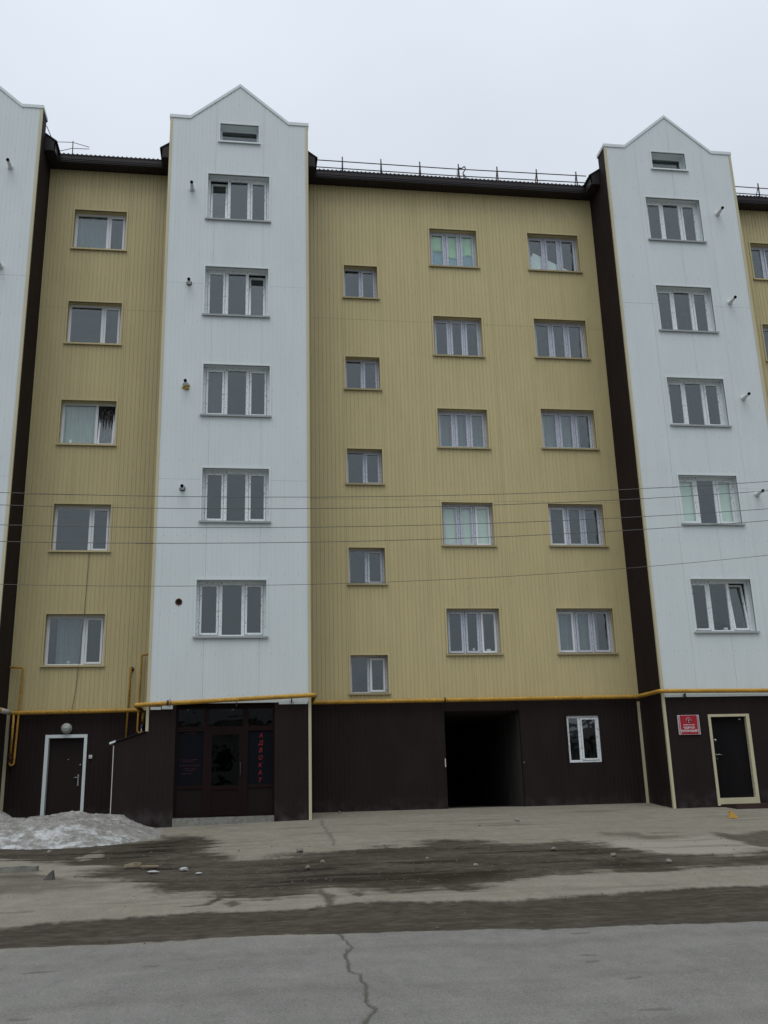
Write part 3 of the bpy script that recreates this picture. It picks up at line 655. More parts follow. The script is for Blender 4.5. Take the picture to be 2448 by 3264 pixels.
def scroll_mat():
    m = mat('scroll_curtain', (.030,.029,.028), .9, .1, .2); nt = m.node_tree; L = nt.links; b = nt.nodes['Principled BSDF']; src = b.inputs['Base Color'].links[0].from_socket
    g = N(nt,'ShaderNodeNewGeometry'); v = N(nt,'ShaderNodeTexVoronoi'); v.inputs['Scale'].default_value = 6.5; L.new(g.outputs['Position'], v.inputs['Vector'])
    w = N(nt,'ShaderNodeMath', operation='PINGPONG'); w.inputs[1].default_value = .15; L.new(v.outputs['Distance'], w.inputs[0])
    r_ = N(nt,'ShaderNodeMapRange'); r_.inputs[1].default_value = .09; r_.inputs[2].default_value = .13; r_.inputs[4].default_value = .75; L.new(w.outputs[0], r_.inputs[0])
    x = N(nt,'ShaderNodeMixRGB'); L.new(r_.outputs[0], x.inputs[0]); L.new(src, x.inputs[1]); x.inputs[2].default_value = (.30,.30,.29,1); L.new(x.outputs[0], b.inputs['Base Color']); return m
drape('curtain', 'dark curtain with pale scroll pattern in the left recess, middle window', 'curtain', l3[0]+.97,l3[0]+1.46,.33,l3[2]+.02,l3[3]-.03,scroll_mat(),6,.025)
w3_ = winW[2]; drape('blind', 'dark blind behind the left pane of the middle window above the shop', 'blind', w3_[0]+.08,w3_[0]+.57,-D+.31,w3_[2]+.05,w3_[3]-.05,mat('dark_blind',(.05,.055,.06),.9,.1,.1),2,.006)
def jar(x,y,z,r,h,label,m_,cat='jar',name='jar'):
    m = MB().lathe([(.001,0),(r,0),(r*1.02,h*.5),(r,h*.85),(r*.7,h),(.001,h)], (x,y,z), 'z', 12)
    tag(m.build(name, m_, None, (x,y,z)), label, cat)
jar(l3[0]+.26,.31,l3[2]+.07,.05,.16,'white jar on the sill before the lace curtain',MT['board'])
jar(winB[0][0]+.80,.32,winB[0][2]+.115,.03,.09,'small white cup standing inside the window above the passage',MT['board'],'cup','cup')
jar(winB[0][0]+1.22,.32,winB[0][2]+.115,.07,.06,'shallow white bowl standing inside the window above the passage',MT['board'],'bowl','bowl')
jar(winV[0][0]+1.02,-D+.32,winV[0][2]+.085,.06,.08,'pale bowl standing inside the window with the tilted sash',MT['board'],'bowl','bowl')
jar(winL[0][0]+.58,.32,winL[0][2]+.07,.05,.09,'pale pot standing inside the lowest upper window of the left recess',MT['lace'],'pot','pot')

# ------------------------------------------------------------------ flue stubs on the white bays
def flue(x, z, label, style=0):
    y = -D; e = thing('flue_pipe', label, 'flue pipe', (x,y,z), 'boiler flue stubs on the white bays')
    if style == 3:                                      # empty hole with torn rim; a flat black disc paints its shade
        MB().lathe([(.085,-.01),(.088,.012),(.06,.014),(.058,-.05)], (x,y,z), 'y', 18).build('rim', MT['rust'], e, (x,y,z))
        MB().lathe([(.001,.003),(.07,.004)], (x,y,z), 'y', 18).build('hole', MT['black'], e, (x,y,z)); return
    MB().lathe([(.001,-.01),(.075,0),(.078,.02),(.062,.03),(.052,.03)], (x,y,z), 'y', 18).build('collar', MT['iron'] if style else MT['pvc'], e, (x,y,z))
    ln = {0:.36,1:.24,2:.30}[style]
    MB().lathe([(.055,-.02),(.055,ln*.42),(.046,ln*.47),(.042,ln*.5),(.042,ln),(.034,ln),(.034,ln-.09)], (x,y,z), 'y', 16).build('pipe', MT['pvc'], e, (x,y,z))
    MB().lathe([(.0425,ln-.03),(.044,ln+.004),(.033,ln+.004),(.032,ln-.08),(.001,ln-.08)], (x,y,z), 'y', 16).build('mouth', MT['black'], e, (x,y,z))  # black tip; the same colour paints the shade inside the bore
    if style == 2:
        m = MB()
        for dx,dz,r in ((-.05,-.07,.05),(.03,-.08,.055),(.07,-.02,.04),(0,-.11,.04),(.06,-.12,.035)):
            m.lathe([(.001,.05),(r*.7,.04),(r,.01),(r*.9,-.02)], (x+dx,y,z+dz), 'y', 9)
        m.build('foam', MT['foam'], e, (x,y,z))
FL = ['lowest','second','third','fourth','top']
for i, z in enumerate((6.10,9.10,12.03,15.09,18.10)):
    flue(-1.68, z, [ 'empty black hole in the white bay above the shop, beside its lowest window','short flue stub in a dark ring on the bay above the shop','white flue stub bedded in yellow foam on the bay above the shop','white flue stub fourth up on the bay above the shop','white flue stub beside the top window of the bay above the shop'][i], [3,1,2,1,0][i])
for i, z in enumerate((9.20,12.14,15.25,18.30)):
    flue(14.31, z, ['white flue stub nearest the overhead wires on the right bay','white flue stub second up on the right bay','white flue stub third up on the right bay','white flue stub beside the top window of the right bay'][i], 0)
flue(-6.70, 18.47, 'upper white flue stub on the bay at the left edge', 0); flue(-6.71, 15.33, 'lower white flue stub on the bay at the left edge', 0)

# ------------------------------------------------------------------ passage, doors, shop
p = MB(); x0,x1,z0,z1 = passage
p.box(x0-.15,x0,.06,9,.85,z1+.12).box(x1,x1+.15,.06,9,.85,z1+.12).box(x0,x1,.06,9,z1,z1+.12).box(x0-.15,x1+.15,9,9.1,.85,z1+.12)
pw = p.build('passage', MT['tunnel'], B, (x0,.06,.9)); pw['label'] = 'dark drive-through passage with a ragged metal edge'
MB().box(x0-.02,x0,-.008,.07,.9,z1).box(x1,x1+.02,-.008,.07,.9,z1).box(x0-.02,x1+.02,-.008,.07,z1,z1+.02).build('jamb_trim', MT['brown'], pw, (x0,0,.9))
MB().box(x0+.3,x0+1.0,8.7,8.97,1.6,2.5).build('far_gate', MT['shop'], pw, (x0+.5,8.8,1.6))
MB().box(x0-.035,x0-.012,-.020,-.010,1.96,2.18).build('latch_plate', MT['sign_white'], pw, (x0,0,2)); MB().box(x1+.03,x1+.07,-.020,-.010,2.02,2.05).build('latch_plate', MT['stone'], pw, (x1,0,2))
# left door
dL = MB(); dL.box(-4.90,-4.03,.16,.21,.95,2.90); dd = dL.build('door', MT['door'], B, (-4.46,.16,.95)); dd['label'] = 'dark brown steel door in a white frame behind the snow heap'
f_ = MB(); f_.box(-4.985,-4.90,-.03,.16,.9,2.98); f_.box(-4.03,-3.955,-.03,.16,.9,2.98); f_.box(-4.90,-4.03,-.03,.16,2.90,2.98); f_.build('door_frame', MT['white_trim'], dd, (-4.46,0,.9))
hh = MB(); hh.box(-4.165,-4.135,.145,.16,1.72,2.0); hh.tube([(-4.15,.15,1.92),(-4.15,.10,1.92),(-4.27,.10,1.925)], .011, 8); hh.build('handle', MT['steel'], dd, (-4.15,.15,1.9))
MB().lathe([(.001,.0),(.016,.0),(.016,.012),(.001,.014)], (-4.42,.158,2.37), 'y', 10).build('peephole', MT['steel'], dd, (-4.42,.16,2.37))
MB().lathe([(.001,.0),(.02,.0),(.02,.01),(.001,.012)], (-4.12,.158,2.23), 'y', 10).build('lock', MT['steel'], dd, (-4.12,.16,2.2))
lm = thing('wall_lamp', 'round caged bulkhead lamp on the brown wall above the left door', 'wall lamp', (-4.48,0,3.13))
MB().lathe([(.001,.0),(.135,0),(.135,.04),(.12,.055)], (-4.48,-.006,3.13), 'y', 24).build('lamp_base', MT['pipe_grey'], lm, (-4.48,0,3.13))
MB().lathe([(.12,.05),(.118,.08),(.095,.125),(.055,.15),(.001,.158)], (-4.48,-.006,3.13), 'y', 24).build('lamp_shade', MT['lamp'], lm, (-4.48,-.05,3.13))
cg = MB()
for a in (0,math.pi/2):
    cg.tube([(-4.48+math.cos(a)*.125*math.sin(t),-.062-.108*math.cos(t),3.13+math.sin(a)*.125*math.sin(t)) for t in np.linspace(-1.5,1.5,9)], .006, 5)
cg.tube([(-4.48+.075*math.cos(t),-.15,3.13+.075*math.sin(t)) for t in np.linspace(0,6.283,17)], .005, 5); cg.build('cage', MT['pipe_grey'], lm, (-4.48,-.1,3.13))
bl = thing('doorbell', 'small white bell box on the brown wall right of the left door', 'doorbell', (-3.85,0,2.42))
MB().box(-3.89,-3.81,-.04,.0,2.375,2.465).build('case', MT['sign_white'], bl, (-3.85,0,2.42)); MB().lathe([(.001,0),(.016,0),(.014,.01),(.001,.012)], (-3.85,-.04,2.41), 'y', 10).build('button', MT['pipe_grey'], bl, (-3.85,-.04,2.41))
# lean-to wing between door and shop
lt = MB(); a = [(-3.10,.5),(B2[0]-.002,.5),(B2[0]-.002,2.89),(-3.10,2.66)]
lt.prism(a, -D+.008, -.01); lo = lt.build('lean_to', MT['brown'], B, (-2.7,-D,.7)); lo['label'] = 'dark brown lean-to with a sloping top joining the shop front'
MB().prism([(-3.18,2.655),(B2[0]-.002,2.91),(B2[0]-.002,2.925),(-3.18,2.675)], -D-.03, -.01).build('lean_to_roof', MT['fascia'], lo, (-2.7,-D,2.8))
MB().prism([(-3.20,2.63),(-3.06,2.68),(-3.06,2.725),(-3.20,2.675)], -D-.035, -D+.3).build('edge_cap', MT['white_trim'], lo, (-3.1,-D,2.66))
MB().box(-3.112,-3.092,-D+.0,-D+.03,.6,2.60).build('corner_trim', MT['pipe_grey'], lo, (-3.1,-D,.7))
# shop front
SY = -D+.10
sh = MB(); X0,X1 = -1.66,.74
sh.box(X0,X0+.06,SY,SY+.08,.9,3.56); sh.box(X1-.04,X1,SY,SY+.08,.9,3.56); sh.box(X0+.06,X1-.04,SY,SY+.08,3.44,3.56)
for xa,xb in ((-.985,-.865),(-.04,.09)): sh.box(xa,xb,SY-.01,SY+.08,.9,3.44)
for xa,xb in ((X0+.06,-.985),(-.865,-.04),(.09,X1-.04)): sh.box(xa,xb,SY,SY+.08,2.90,3.02)
for xa,xb in ((X0+.06,-.985),(.09,X1-.04)): sh.box(xa,xb,SY,SY+.08,1.55,1.63); sh.box(xa,xb,SY,SY+.08,.9,.97)
so = sh.build('shopfront', MT['shop'], B, (-.46,SY,.9)); so['label'] = 'dark brown glazed shop entrance with red lettering'
for xa,xb in ((X0+.06,-.985),(-.865,-.04),(.09,X1-.04)): MB().box(xa,xb,SY+.03,SY+.045,3.02,3.44).build('transom_pane', MT['glass_dark'], so, (xa,SY,3.02))
MB().box(X0+.06,-.985,SY+.03,SY+.045,1.63,2.90).build('side_pane', MT['dark_panel'], so, (X0,SY,1.6))
MB().box(.09,X1-.04,SY+.03,SY+.045,1.63,2.90).build('side_pane', MT['dark_panel'], so, (.1,SY,1.6))
for xa,xb in ((X0+.06,-.985),(.09,X1-.04)): MB().box(xa,xb,SY+.02,SY+.05,.97,1.55).build('lower_panel', MT['shop_panel'], so, (xa,SY,1))
dr = MB(); ring(dr,-.865,-.04,.92,2.90,.085,SY-.006,SY+.06); dr.box(-.78,-.125,SY+.01,SY+.05,1.005,1.52); dr.box(-.78,-.125,SY-.006,SY+.06,1.52,1.61); dr.build('door_leaf', MT['shop'], so, (-.45,SY,.92))
MB().box(-.78,-.125,SY+.02,SY+.035,1.61,2.815).build('door_pane', MT['glass_dark'], so, (-.45,SY,1.6))
hh = MB(); hh.tube(bend([(-.085,SY-.006,2.14),(-.085,SY-.06,2.14),(-.085,SY-.06,1.86),(-.085,SY-.006,1.86)],.03,3), .010, 8); hh.build('handle', MT['iron'], so, (-.085,SY,2))
MB().box(-1.70,.74,-D+.005,-D+.09,3.555,3.60).build('header', MT['shop_panel'], so, (0,-D,3.57))
MB().box(-1.665,.745,-D+.10,-D+.16,.5,3.6).build('back_wall', MT['tunnel'], so, (0,-D,.6)) if False else None
bx = MB(); bx.box(-1.9,1.0,SY+1.9,SY+1.95,.6,3.7).box(-1.95,-1.9,SY+.085,SY+1.9,.6,3.7).box(1.0,1.05,SY+.085,SY+1.9,.6,3.7).box(-1.9,1.0,SY+.085,SY+1.9,3.7,3.75).box(-1.9,1.0,SY+.085,SY+1.9,.55,.6).build('vestibule', MT['tunnel'], so, (0,SY+1,.6))
st = MB(); st.prism([(-1.665,.45),(.735,.45),(.735,.893),(-1.665,.885)], -D-.03, SY+.2); tag(st.build('threshold', MT['concrete'], so, (-.46,-D,.7)), 'chipped grey concrete threshold')
def text(body, size, m_, parent, o, name='lettering', shear=0, sx_=1, ext=.002, align='CENTER', bold=0):
    cu = bpy.data.curves.new('t','FONT'); cu.body = body; cu.size = size; cu.shear = shear; cu.extrude = ext; cu.align_x = align; cu.offset = bold; cu.resolution_u = 3
    to = bpy.data.objects.new('t',cu); col.objects.link(to); dg = bpy.context.evaluated_depsgraph_get(); dg.update()
    me = bpy.data.meshes.new_from_object(to.evaluated_get(dg)); bpy.data.objects.remove(to); bpy.data.curves.remove(cu)
    for v in me.vertices: x_,y_,z_ = v.co; v.co = (x_*sx_, -z_, y_)
    me.materials.clear(); me.materials.append(m_); me.name = name
    return link(name, me, parent, o)
for i, ch in enumerate('АДВОКАТ'): text(ch, .140, MT['red'], so, (.405-.004*i, SY+.024, 2.735-.1775*i), shear=.22, sx_=.95)
def scrawl(x0,x1,z,h,seed):                             # a line of small print too small to read
    rr = random.Random(seed); m = MB(); x = x0
    while x < x1:
        w = rr.uniform(.012,.03); hh_ = h*rr.uniform(.6,1)
        m.box(x,min(x+w,x1),SY+.022,SY+.029,z,z+hh_); x += w+rr.choice((.006,.006,.008,.02))
    return m
for k,(a,b,z) in enumerate(((-1.54,-1.10,2.225),(-1.46,-1.20,2.185),(-1.53,-1.05,2.09),(-1.43,-1.16,2.02),(-1.43,-1.16,1.975),(-1.48,-1.20,1.90),(-1.45,-1.16,2.86))):
    scrawl(a,b,z,.018,k).build('small_print', MT['red_dim'], so, (a,SY,z))
# right door
dR = MB().box(12.12,13.12,-D+.09,-D+.14,.98,3.04); do = dR.build('door', MT['door2'], B, (12.6,-D,.98)); do['label'] = 'black padded door in a cream frame'
f_ = MB(); f_.box(12.055,12.125,-D-.02,-D+.13,.80,3.10); f_.box(13.115,13.205,-D-.02,-D+.13,.80,3.10); f_.box(12.125,13.115,-D-.02,-D+.13,3.035,3.10); f_.box(12.125,13.115,-D-.015,-D+.13,.83,.985); f_.build('door_frame', MT['cream'], do, (12.6,-D,.8))
hh = MB(); hh.lathe([(.001,0),(.028,0),(.026,.014),(.012,.016),(.012,.05)], (12.215,-D+.09,2.065), 'y', 12); hh.tube([(12.215,-D+.045,2.065),(12.28,-D+.04,2.075),(12.36,-D+.045,2.06)], .010, 8); hh.build('handle', MT['steel'], do, (12.2,-D,2.06))
MB().lathe([(.001,0),(.032,0),(.03,.012),(.001,.014)], (12.235,-D+.09,2.44), 'y', 14).build('lock', MT['steel'], do, (12.2,-D,2.44)); MB().box(12.20,12.245,-D+.08,-D+.09,1.94,2.0).build('keyhole_plate', MT['iron'], do, (12.2,-D,1.97))
text('8А', .06, MT['steel'], do, (12.98,-D+.086,2.95), 'door_number')
gr = thing('step_grate', 'low dark brown step grating before the black door', 'step', (12.8,-1.9,.75))
m = MB(); m.box(12.22,13.52,-2.22,-2.18,.66,.835).box(12.22,13.52,-1.60,-1.57,.70,.835).box(12.22,12.26,-2.18,-1.60,.68,.835).box(13.48,13.52,-2.18,-1.60,.68,.835); m.build('frame', MT['grate'], gr, (12.8,-1.9,.75))
bars = [MB().box(12.26,13.48,-2.17+.062*i,-2.125+.062*i,.80,.83) for i in range(9)]
for i, b_ in enumerate(bars): b_.build('slat', MT['grate'], gr, (12.8,-2.15+.062*i,.81))
# red sign
sg = thing('sign', 'red plaque with white lettering between the brown corner and the black door', 'sign', (11.5,-D,2.59))
MB().box(11.205,11.795,-D-.03,-D-.006,2.59,3.09).build('sign_board', MT['sign_white'], sg, (11.5,-D,2.6))
MB().box(11.265,11.735,-D-.034,-D-.029,2.60,3.08).build('sign_face', MT['sign'], sg, (11.5,-D,2.6))
m = MB()
for x_ in (11.236,11.764):
    for k in range(18):
        z_ = 2.61+k*.026; m.prism([(x_-.018,z_),(x_,z_-.012),(x_+.018,z_),(x_,z_+.012)], -D-.033, -D-.029)
m.build('border_ornament', MT['emblem'], sg, (11.5,-D,2.8))
for s_, z_, sz, sx_ in (('"СОВХОЗ',2.735,.075,.92),('ПУРОВСКИЙ"',2.655,.075,.92)): text(s_, sz, MT['sign_white'], sg, (11.495,-D-.036,z_), sx_=sx_, bold=.0035)
rr = random.Random(5); m = MB(); x_ = 11.34
while x_ < 11.66:
    w = rr.uniform(.008,.016); m.box(x_,x_+w,-D-.037,-D-.033,2.828,2.828+rr.uniform(.016,.024)); x_ += w+rr.choice((.003,.003,.010))
m.build('small_print', MT['sign_white'], sg, (11.5,-D,2.83))
m = MB(); m.tube([(11.5+.068*math.cos(t),-D-.036,2.955+.068*math.sin(t)) for t in np.linspace(-.3,3.44,15)], .005, 5); m.build('emblem_arc', MT['sign_white'], sg, (11.5,-D,2.95))
m = MB(); m.lathe([(.001,.005),(.052,.004),(.052,-.002)], (11.5,-D-.034,2.945), 'y', 20); m.build('emblem', MT['emblem'], sg, (11.5,-D,2.95))
m = MB(); m.prism([(11.485,2.935),(11.50,2.93),(11.512,2.955),(11.502,2.978),(11.49,2.975)], -D-.043, -D-.039).box(11.475,11.525,-D-.043,-D-.039,2.897,2.907); m.build('emblem_figure', MT['sign_white'], sg, (11.5,-D,2.94))

# ------------------------------------------------------------------ gas pipe
gp = thing('gas_pipe', 'yellow gas pipe running along the top of the brown ground floor', 'gas pipe', (4,-.3,3.68))
def pipe(name, pts, r, m_, rb=.09, n=10): return MB().tube(bend(pts, rb), r, n).build(name, MT[m_], gp, pts[0])
pp = pipe('pipe', [(B1[1]+.09,-D-.12,3.50),(B1[1]+.12,-.13,3.53),(-2.62,-.13,3.555),(-2.62,-D-.15,3.535),(B2[1]+.10,-D-.15,3.725),(B2[1]+.11,-.13,3.685),(B3[0]-.10,-.13,3.72),(B3[0]-.10,-D-.13,3.71),(20.5,-D-.13,3.64)], .054, 'pipe', .10, 14)
pipe('sleeve', [(B1[1]+.10,-1.2,3.51),(B1[1]+.12,-.25,3.528)], .064, 'pipe_grey')
pipe('riser', [(B1[1]+.0,-.14,4.68),(-5.63,-.14,4.67),(-5.68,-.14,2.26),(-5.78,-.14,2.24),(-5.785,-.14,2.34)], .026, 'pipe', .06)
pipe('riser', [(-5.77,-.14,3.5),(-5.775,-.14,2.52)], .030, 'pipe')
v_ = MB(); v_.box(-5.835,-5.715,-.19,-.09,2.50,2.525).box(-5.835,-5.715,-.19,-.09,2.33,2.35).tube([(-5.775,-.14,2.35),(-5.775,-.14,2.5)], .045, 8); v_.build('valve', MT['rust'], gp, (-5.77,-.14,2.42))
pipe('riser', [(-2.93,.02,4.62),(-2.94,-.13,4.62),(-2.99,-.13,2.70)], .027, 'pipe', .05)
MB().lathe([(.001,.0),(.06,.0),(.055,.03),(.03,.035)], (-2.93,-.006,4.62), 'y', 12).build('wall_sleeve', MT['rust'], gp, (-2.93,0,4.62))
pipe('riser', [(B2[0]+.0,-.14,4.985),(-2.68,-.14,4.98),(-2.71,-.14,3.0),(-2.60,-.14,2.97),(-2.585,-.14,3.05)], .026, 'pipe', .07)
pipe('riser', [(-2.585,-.14,3.5),(-2.585,-.14,3.26)], .032, 'pipe')
MB().box(-2.645,-2.525,-.19,-.09,3.24,3.265).tube([(-2.585,-.14,3.12),(-2.585,-.14,3.24)],.05,8).build('valve', MT['rust'], gp, (-2.585,-.14,3.2))
MB().tube([(-2.59,-.2,3.16),(-2.60,-.22,3.10)],.022,8).build('valve_handle', MT['blue'], gp, (-2.59,-.2,3.12)); MB().tube([(-2.60,-.215,3.12),(-2.61,-.22,2.88)],.014,6).build('valve_spindle', MT['sign_white'], gp, (-2.6,-.2,3))
for x_,y_,z_ in ((5.33,-.13,3.705),(-1.86,-D-.15,3.575)): MB().tube([(x_-.018,y_,z_),(x_+.018,y_,z_)], .068, 12).build('clamp', MT['rust'], gp, (x_,y_,z_))
MB().tube([(-1.80+.03*math.sin(t),-D-.21+.0*t,3.57+.09*math.cos(t)) for t in np.linspace(0,6.28,13)],.006,5).build('wire_loop', MT['iron'], gp, (-1.8,-D-.2,3.57))
for x_,z_ in ((-.2,3.64),(1.15,3.70),(11.45,3.70),(14.2,3.67)): MB().box(x_-.012,x_+.012,-D-.13,-D-.008,z_-.16,z_-.055).build('bracket', MT['iron'], gp, (x_,-D,z_))
for x_ in (-4.9,-3.4,2.4,3.9,7.37,9.4): MB().box(x_-.012,x_+.012,-.13,-.006,3.55 if x_ < 0 else 3.63,3.58 if x_ < 0 else 3.66).build('bracket', MT['iron'], gp, (x_,0,3.6))
m = MB().tube([(-4.17,-.03,7.80),(-4.19,-.05,6.9),(-4.21,-.04,6.06),(-4.255,-.05,5.0),(-4.31,-.04,4.09),(-4.37,-.06,3.6)], .007, 5)
tag(m.build('cable', MT['wire'], None, (-4.17,-.03,7.8)), 'thin black cable hanging down the yellow wall of the left recess', 'cable')

# ------------------------------------------------------------------ roof railings
def railing(label, xs_, xa, xb, y, dz=0, m_='rail', brace=True, grp='roof railings'):
    zr_ = 19.84+(y+.43)*.398
    e = thing('roof_railing', label, 'railing', ((xa+xb)/2,y,zr_), grp)
    for x_ in xs_:
        lean = random.uniform(-.03,.02)
        MB().tube([(x_+lean,y,21.10+dz),(x_,y,zr_-.02)], .022, 6).build('post', MT[m_], e, (x_,y,zr_))
        if brace: MB().tube([(x_+lean,y+.01,21.0+dz),(x_,y+.42,zr_+.15)], .016, 6).build('brace', MT[m_], e, (x_,y+.2,zr_))
    for z_ in (20.655,20.915): MB().tube([(xa,y-.02,z_+dz),((xa+xb)/2,y-.02,z_+dz-.015),(xb,y-.02,z_+dz+.03)], .016, 6).build('rail', MT[m_], e, ((xa+xb)/2,y,z_))
    return e
railing('dark two-rail snow guard along the roof of the centre recess', [2.9,4.17,5.45,6.73,8.03,9.36,10.74], 1.9, 11.05, .6)
railing('dark two-rail snow guard on the roof right of the last bay', [15.9,17.2,18.5,19.8], 15.2, 20.5, .6)
e = thing('roof_railing', 'end of a thin reddish railing above the left recess roof', 'railing', (-5.58,1,20.4), 'roof railings')
MB().tube([(-5.59,1,21.34),(-5.57,1,20.35)], .016, 6).build('post', MT['rust'], e, (-5.58,1,20.4))
MB().tube([(-6.05,1,21.28),(-5.60,1,21.30),(-5.08,1,21.16)], .010, 5).build('rail', MT['rail'], e, (-5.6,1,21.3)); MB().tube([(-6.0,1,20.94),(-5.60,1,21.08),(-5.08,1,21.09)], .010, 5).build('rail', MT['rail'], e, (-5.6,1,21.1))
m = MB()
for pts in ([(6.70,.57,20.95),(6.80,.54,20.9),(6.90,.53,21.0),(6.93,.54,20.88),(6.82,.53,20.72),(6.90,.53,20.62),(6.95,.54,20.5),(6.90,.54,20.4)], [(6.72,.55,20.72),(6.66,.55,20.62),(6.80,.53,20.6),(6.88,.53,20.66),(6.84,.53,20.45)], [(6.69,.55,20.92),(6.64,.55,20.8),(6.63,.55,20.63)]):
    m.tube(bend(pts,.05,3), .019, 6, radii=None) if pts[0][0] > 6.695 else m.tube(pts, .006, 5)
tag(m.build('rag', MT['rag'], None, (6.8,.55,20.7)), 'grey rag tangled on the middle post of the snow guard', 'rag')
tag(MB().tube([(-5.96,-.98,20.35),(-5.80,-.6,20.05),(-5.66,-.5,19.86)], .012, 5).build('cable', MT['wire'], None, (-5.9,-.9,20.3)), 'short dark cable from the left gable down to the roof edge', 'cable')

# ------------------------------------------------------------------ unseen houses added across the road, for dark reflections in the lower panes
OM = mat('far_plaster', (.13,.125,.11), .9, .2, .15); OR = mat('far_roof', (.05,.045,.045), .8, .2, .15)
for k_, (xa, xb, hh_, lab_) in enumerate(((-46,-16,8.2,'two-storey grey house added across the road, seen only in panes'),(-10,22,9.4,'taller grey house added across the road, mirrored in the lower panes'),(28,60,7.6,'unseen low grey house added across the road at the far side'))):
    e = thing('house', lab_, 'house', ((xa+xb)/2,-62,-.5), 'houses added across the road'); yf_ = -56
    MB().box(xa,xb,-68,yf_,-.5,hh_-2.2).build('wall', OM, e, (xa,yf_,-.5))
    m = MB(); m.v = [(xa-.5,yf_+.5,hh_-2.2),(xb+.5,yf_+.5,hh_-2.2),(xb+.5,-68.5,hh_-2.2),(xa-.5,-68.5,hh_-2.2),(xa+4,-62,hh_),(xb-4,-62,hh_)]
    m.f = [(0,3,2,1),(0,1,5,4),(1,2,5),(2,3,4,5),(3,0,4)]; m.sm = [False]*5; rf_ = m.build('roof', OR, e, (xa,-62,hh_-2.2))
    MB().box(xa+6,xa+6.8,-61,-60.2,hh_-1.6,hh_+.7).build('chimney', OR, rf_, (xa+6,-60,hh_))
    wm_ = None
    for fl_ in (.9,3.6):
        x_ = xa+1.5
        while x_ < xb-2:
            if wm_ is None:
                wm_ = MB().box(0,1.5,-.05,.03,0,1.5).box(-.08,0,-.05,.06,-.08,1.58).box(1.5,1.58,-.05,.06,-.08,1.58).mesh('window', MT['dark_panel'])
            link('window', wm_, e, (x_,yf_,fl_)); x_ += 3.1

# ------------------------------------------------------------------ overhead wires
WZ = [((-3.59,5.67),(1,5.67),(3.2,5.74),(8.49,6.06)), ((-3.57,5.48),(1,5.49),(3.19,5.56),(8.46,5.9)), ((-3.55,5.18),(1,5.19),(3.18,5.27),(8.42,5.59)), ((-3.53,4.93),(1,4.96),(3.17,5.04),(8.39,5.39)), ((-3.48,4.3),(.99,4.31),(3.13,4.40),(8.3,4.81))]
for i, w_ in enumerate(WZ):
    c = np.polyfit([p_[0] for p_ in w_],[p_[1] for p_ in w_],2)
    pts = [(x_,-12,float(np.polyval(c,x_))) for x_ in np.linspace(-18,22,41)]
    tag(MB().tube(pts, .0050 if i < 4 else .0038, 5).build('overhead_wire', MT['wire'], None, (2,-12,float(np.polyval(c,2)))), ['topmost of the five overhead wires crossing the facade','second from the top of the five overhead wires','third of the five overhead wires, in the middle','fourth of the five overhead wires','lowest and thinnest of the five overhead wires'][i], 'wire', 'overhead wires before the facade')
    if i == 3:
        MB().tube([(x_,-12.0,float(np.polyval(c,x_))) for x_ in (-1.62,-1.5,-1.36)], .007, 6).build('splice', MT['wire'], bpy.data.objects[[o_.name for o_ in bpy.data.objects if o_.name.startswith('overhead_wire')][-1]], (-1.5,-12,5))

# ------------------------------------------------------------------ snow heaps and litter
def heap(label, x0,x1,y0,y1, hfun, o, step=.036, seed=0):
    xs_ = np.arange(x0,x1,step); ys_ = np.arange(y0,y1,step); XX,YY = np.meshgrid(xs_,ys_)
    h = hfun(XX,YY); g_ = gz(YY)+tilt(XX,YY)
    lump = (fbm(XX*2.2,YY*2.2,4,seed)-.5)*.22 + (fbm(XX*6,YY*6,3,seed+5)-.5)*.09 + (fbm(XX*15,YY*15,2,seed+9)-.5)*.035
    zz = g_ + np.where(h > 0, h + lump*np.clip(h*3,0,1), h*.5-.02)
    m = MB(); n_ = len(xs_); m.v = [tuple(map(float,v)) for v in np.stack([XX,YY,zz],-1).reshape(-1,3)]
    for j in range(len(ys_)-1):
        for i in range(n_-1):
            if max(h[j,i],h[j+1,i],h[j,i+1],h[j+1,i+1]) > -.12: m.f.append((j*n_+i,j*n_+i+1,(j+1)*n_+i+1,(j+1)*n_+i)); m.sm.append(True)
    return tag(m.build('snow_heap', SNOW, None, o), label, 'snow heap', 'dirty snow heaps')
